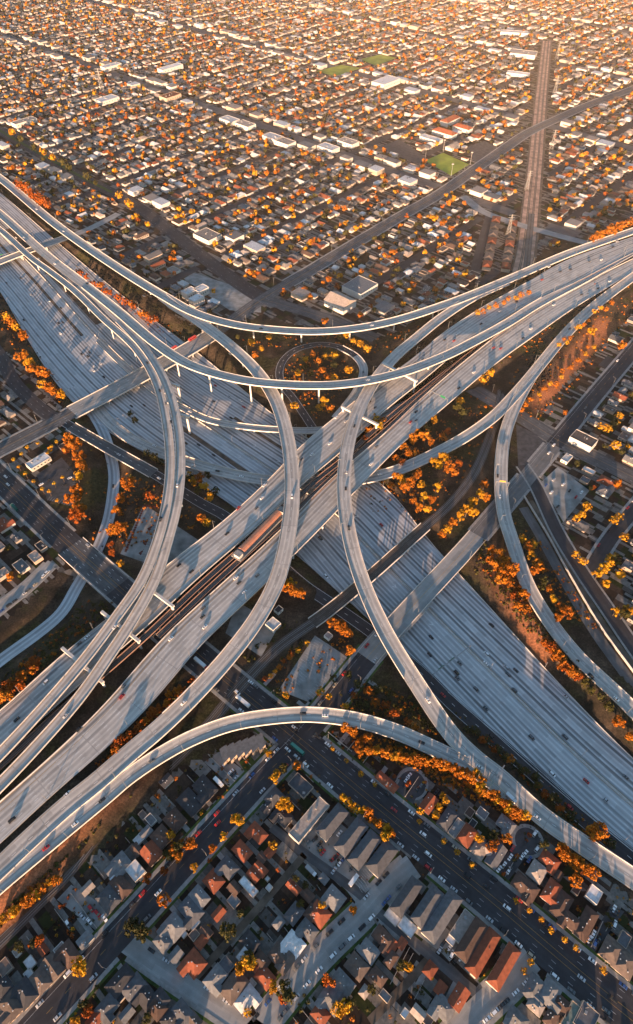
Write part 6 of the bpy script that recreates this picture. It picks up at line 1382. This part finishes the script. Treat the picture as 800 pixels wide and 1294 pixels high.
bus(218, 440, .17, hd(bS4, 218, 440), 'red and white bus on the boulevard bridge, lower one', RED); bus(243, 427, .17, hd(bS4, 243, 427), 'red bus on the boulevard bridge, upper one', RED, 11)
box_truck(307, 886, .13, hd(pS1, 307, 886) + PI, 'white box truck queuing on the avenue under the sweeping flyover', WHT, WHT, 13)
box_truck(254, 838, .13, hd(pS1, 254, 838), 'long white trailer with a red cab beneath the lower carriageway', RED, WHT, 14)
box_truck(646, 1008, DECKS['F5'].at(DECKS['F5'].nearest(P(646, 1008)))[2] + .05, hd(DECKS['F5'], 646, 1008), 'white box truck on the merged ramp by the gore', WHT, WHT, 8)
box_truck(18, 641, .13, hd(pS1, 18, 641), 'dark green truck on the avenue at the left edge', GRN, GRN, 10)
box_truck(276, 988, .1, ROT['B'], 'white parked trailer behind the charcoal houses', WHT, WHT, 8)
box_truck(447, 1112, .1, ROT['A'] , 'white delivery truck parked behind the shorter grey bar', WHT, WHT, 8)
box_truck(393, 1100, .1, ROT['B'], 'grey camper parked by the alley', WHT, ('grey', (.3, .3, .31)), 8, name='camper', cat='camper')

# ------------------------------------------------------------------ lamps, signs, pylons
_l = MB(); _l.tube((0, 0, -.3), (0, 0, 10.5), .17, .10, 6); _l.tube((0, 0, 10.3), (2.4, 0, 10.9), .08, .06, 5); LM = _l.obj('street_lamp', M_STEEL); LAMPM = LM.data; bpy.data.objects.remove(LM)
_l = MB(); _l.box(2.2, -.18, 10.82, 3.1, .18, 11.0); LM = _l.obj('lamp_head', M_STEEL); LHM = LM.data; bpy.data.objects.remove(LM)
_l = MB(); _l.tube((0, 0, -.3), (0, 0, 10.5), .17, .10, 6)
for s in (-1, 1): _l.tube((0, 0, 10.3), (s * 2.4, 0, 10.9), .08, .06, 5)
LM = _l.obj('street_lamp', M_STEEL); LAMP2 = LM.data; bpy.data.objects.remove(LM)
def lamps(path, n, off, where, frm, land, t0=0.02, t1=.98, zb=0, double=False):
    for i in range(n):
        s = (t0 + (t1 - t0) * (i + .5) / n) * path.len; o_ = np.interp(s, path.s, path.w) * .5 * np.sign(off) if off in (1, -1) else off
        q = path.at(s, o_); a, b, _ = proj(*q)
        if not (-15 < a < 815 and -15 < b < 1310): continue
        o = bpy.data.objects.new('street_lamp', LAMP2 if double else LAMPM); COL.objects.link(o); o.location = (q[0], q[1], q[2] + zb); o.rotation_euler = (0, 0, path.heading(s) + (PI / 2 if o_ < 0 else -PI / 2))
        put(LHM, 'lamp_head', o, 0, 0, 0)
        if double: put(LHM, 'lamp_head', o, 0, 0, 0, PI)
        reg(o, ('double armed' if double else 'steel') + ' street lamp', where, frm, math.hypot(q[0] - P(*land).x, q[1] - P(*land).y), 'street lamp', 'street lamps')
ST = ('the station', (330, 675))
lamps(up105, 16, 1, 'on the upper carriageway outer edge', *ST, zb=.9); lamps(lo105, 16, -1, 'on the lower carriageway outer edge', *ST, zb=.9); lamps(up105, 14, -1, 'beside the tracks on the upper carriageway', *ST, zb=.9)
lamps(hw110, 18, 0, 'on the median of the sunken freeway', 'the street bridge', (530, 757), double=True, zb=.9)
lamps(hw110, 14, -1, 'along the near edge of the sunken freeway', 'the street bridge', (530, 757)); lamps(hw110, 14, 1, 'along the far edge of the sunken freeway', 'the street bridge', (530, 757))
for k, n, off, wh in (('F1', 14, 7.1, 'on the uppermost flyover'), ('F5', 11, -6.4, 'on the long bending flyover'), ('F1B', 12, 6.9, 'on the sweeping foreground flyover'), ('F6', 9, -5.4, 'on the lowest curved ramp'), ('F4B', 8, -6.1, 'on the slender ramp'), ('F4', 9, 6.3, 'on the dropping ramp'), ('F2', 8, 6.6, 'on the level highest flyover')): lamps(DECKS[k], n, off, wh, *ST, zb=.9)
lamps(pS1, 14, 13.6, 'along the avenue on the merge side', 'the street corner', (385, 930)); lamps(pS1, 14, -13.6, 'along the avenue on the apartment side', 'the street corner', (385, 930)); lamps(pS4, 14, 12, 'along the boulevard', 'the boulevard bridge', (180, 474)); lamps(pS2, 12, -8.2, 'along the dark street', 'the avenue', (385, 930)); lamps(pS7, 9, 11.5, 'along the crosstown road', 'the raised freeway', (560, 470))
def gantry(path, t, label, span, off, panels):
    s = t * path.len; q = path.at(s, off); o = empty('sign_gantry', q, path.heading(s)); tag(o, label, 'sign gantry')
    for y in (0, span):
        m = MB(); m.tube((0, y, -.2), (0, y, 7.2), .22, .2, 8); m.obj('post', M_STEEL, o)
    m = MB(); m.box(-.35, -.3, 6.9, .35, span + .3, 7.5); m.obj('truss', M_STEEL, o)
    for i, (y0, y1, c) in enumerate(panels):
        m = MB(); m.box(-.42, y0, 6.2, -.37, y1, 8.6); m.obj('sign_panel', mat('sign_' + c, dict(green=(.01, .14, .06), yellow=(.5, .3, .03))[c], rough=.5, var=.05), o)
gantry(lo105, rel(lo105, 534, 497, 9), 'sign gantry with a green panel over the lower carriageway', 22, -13, [(3, 9, 'green')])
gantry(hw110, hf(.86), 'wide sign gantry over the sunken freeway near its lower right end', 40, -40, [(5, 11, 'green'), (16, 22, 'green')])
gantry(hw110, hf(.125), 'sign gantry over the sunken freeway at the upper left', 28, -36, [(6, 12, 'green')])
gantry(DECKS['F5'], rel(DECKS['F5'], 625, 978, 2), 'sign gantry spanning the lower merge', 22, -16, [(4, 9, 'green')])
gantry(DECKS['F4B'], rel(DECKS['F4B'], 633, 617, 8), 'small gantry with a yellow panel on the slender ramp', 12, -6, [(3, 8.5, 'yellow')])
def pylon(px, py, h, label):
    w = P(px, py); o = empty('lattice_mast', (w.x, w.y, 0)); tag(o, label, 'mast', 'tall lattice masts'); m = MB(); b = h * .09
    for sx in (-1, 1):
        for sy in (-1, 1): m.tube((sx * b, sy * b, 0), (sx * .4, sy * .4, h), .3, .2, 5)
    for i in range(6):
        z0, z1 = h * i / 6, h * (i + 1) / 6; r0, r1 = b + (.4 - b) * i / 6, b + (.4 - b) * (i + 1) / 6
        for a, c in (((-1, -1), (1, -1)), ((1, -1), (1, 1)), ((1, 1), (-1, 1)), ((-1, 1), (-1, -1))): m.tube((a[0] * r0, a[1] * r0, z0), (c[0] * r1, c[1] * r1, z1), .16, .16, 4)
    m.obj('lattice', M_STEEL, o)
    for z in (.75, .86, .96):
        m = MB(); m.box(-h * .14, -.2, h * z, h * .14, .2, h * z + .4); m.obj('cross_arm', M_STEEL, o)
for i, (x, y, h) in enumerate(((641, 300, 34), (696, 190, 34), (700, 120, 36), (703, 75, 36), (665, 240, 30))): pylon(x, y, h, ORD[i] + ' steel power mast in the dirt corridor group')
pylon(130, 118, 46, 'red and white tall antenna mast above the far left store')
def field_mast(px, py, lab):
    w = P(px, py); o = empty('floodlight_mast', (w.x, w.y, 0)); tag(o, lab, 'floodlight mast', 'floodlights round the green field'); m = MB(); m.tube((0, 0, 0), (0, 0, 20), .3, .2, 6); m.obj('pole', M_STEEL, o)
    m = MB(); m.box(-1.8, -.2, 19, 1.8, .2, 20.5); m.obj('lamp_head', M_STEEL, o)
for q, l in (((537, 204), 'left'), ((560, 192), 'far'), ((594, 208), 'right'), ((570, 223), 'near')): field_mast(*q, 'floodlight mast at the ' + l + ' corner of the green field')
park_all()
print('trees', NT[0], 'cars', NC[0], 'far', len(FAR), 'objects', len(bpy.data.objects))

# ------------------------------------------------------------------ air, light, camera
EXPOSURE = 1.9
finish_labels()
def haze():
    mb = MB(); mb.box(-6000, -1200, -9.5, 6000, 6200, 462)
    m = bpy.data.materials.new('haze'); m.use_nodes = True; nt = m.node_tree; nt.nodes.clear()
    out = nt.nodes.new('ShaderNodeOutputMaterial'); v = nt.nodes.new('ShaderNodeVolumePrincipled')
    v.inputs['Color'].default_value = (1.0, 0.84, 0.66, 1); v.inputs['Density'].default_value = HAZE; v.inputs['Anisotropy'].default_value = -0.62
    nt.links.new(v.outputs[0], out.inputs['Volume'])
    o = mb.obj('haze', m); o['kind'] = 'stuff'
HAZE = 0.0000078
haze()
SUN_EL = math.radians(5.5); SUN_TRAVEL = math.radians(12.0)      # light travels 12 degrees right of the view direction
w = bpy.data.worlds.new('World'); scene.world = w; w.use_nodes = True; nt = w.node_tree
bg = nt.nodes['Background']; sky = nt.nodes.new('ShaderNodeTexSky'); sky.sky_type = 'NISHITA'; sky.sun_disc = False
sky.sun_elevation = SUN_EL; sky.sun_rotation = PI + SUN_TRAVEL; sky.air_density = 1.0; sky.dust_density = 0.5; sky.ozone_density = 1.9
nt.links.new(sky.outputs[0], bg.inputs['Color']); bg.inputs['Strength'].default_value = 0.11
ld = bpy.data.lights.new('sun', 'SUN'); ld.energy = 5.0; ld.angle = math.radians(0.5); ld.color = (1.0, 0.61, 0.36)
lo = bpy.data.objects.new('sun', ld); link(lo)
dv = Vector((math.sin(SUN_TRAVEL) * math.cos(SUN_EL), math.cos(SUN_TRAVEL) * math.cos(SUN_EL), -math.sin(SUN_EL)))
lo.rotation_euler = dv.to_track_quat('-Z', 'Y').to_euler()
cd = bpy.data.cameras.new('camera'); cam = bpy.data.objects.new('camera', cd); link(cam)
cam.location = (0, 0, CAMH); cam.rotation_euler = (PI / 2 - PITCH, 0, 0)
cd.sensor_fit = 'VERTICAL'; cd.sensor_height = 36.0; cd.lens = FOC * 36.0 / 1294.0; cd.clip_start = 1.0; cd.clip_end = 20000
scene.camera = cam
vs = scene.view_settings; vs.view_transform = 'Standard'; vs.look = 'None'; vs.gamma = 1.0; vs.exposure = EXPOSURE
cy = scene.cycles; cy.use_denoising = True
try: cy.denoiser = 'OPENIMAGEDENOISE'
except Exception: pass
cy.max_bounces = 4; cy.diffuse_bounces = 3; cy.glossy_bounces = 2; cy.transmission_bounces = 2; cy.volume_bounces = 1; cy.transparent_max_bounces = 8
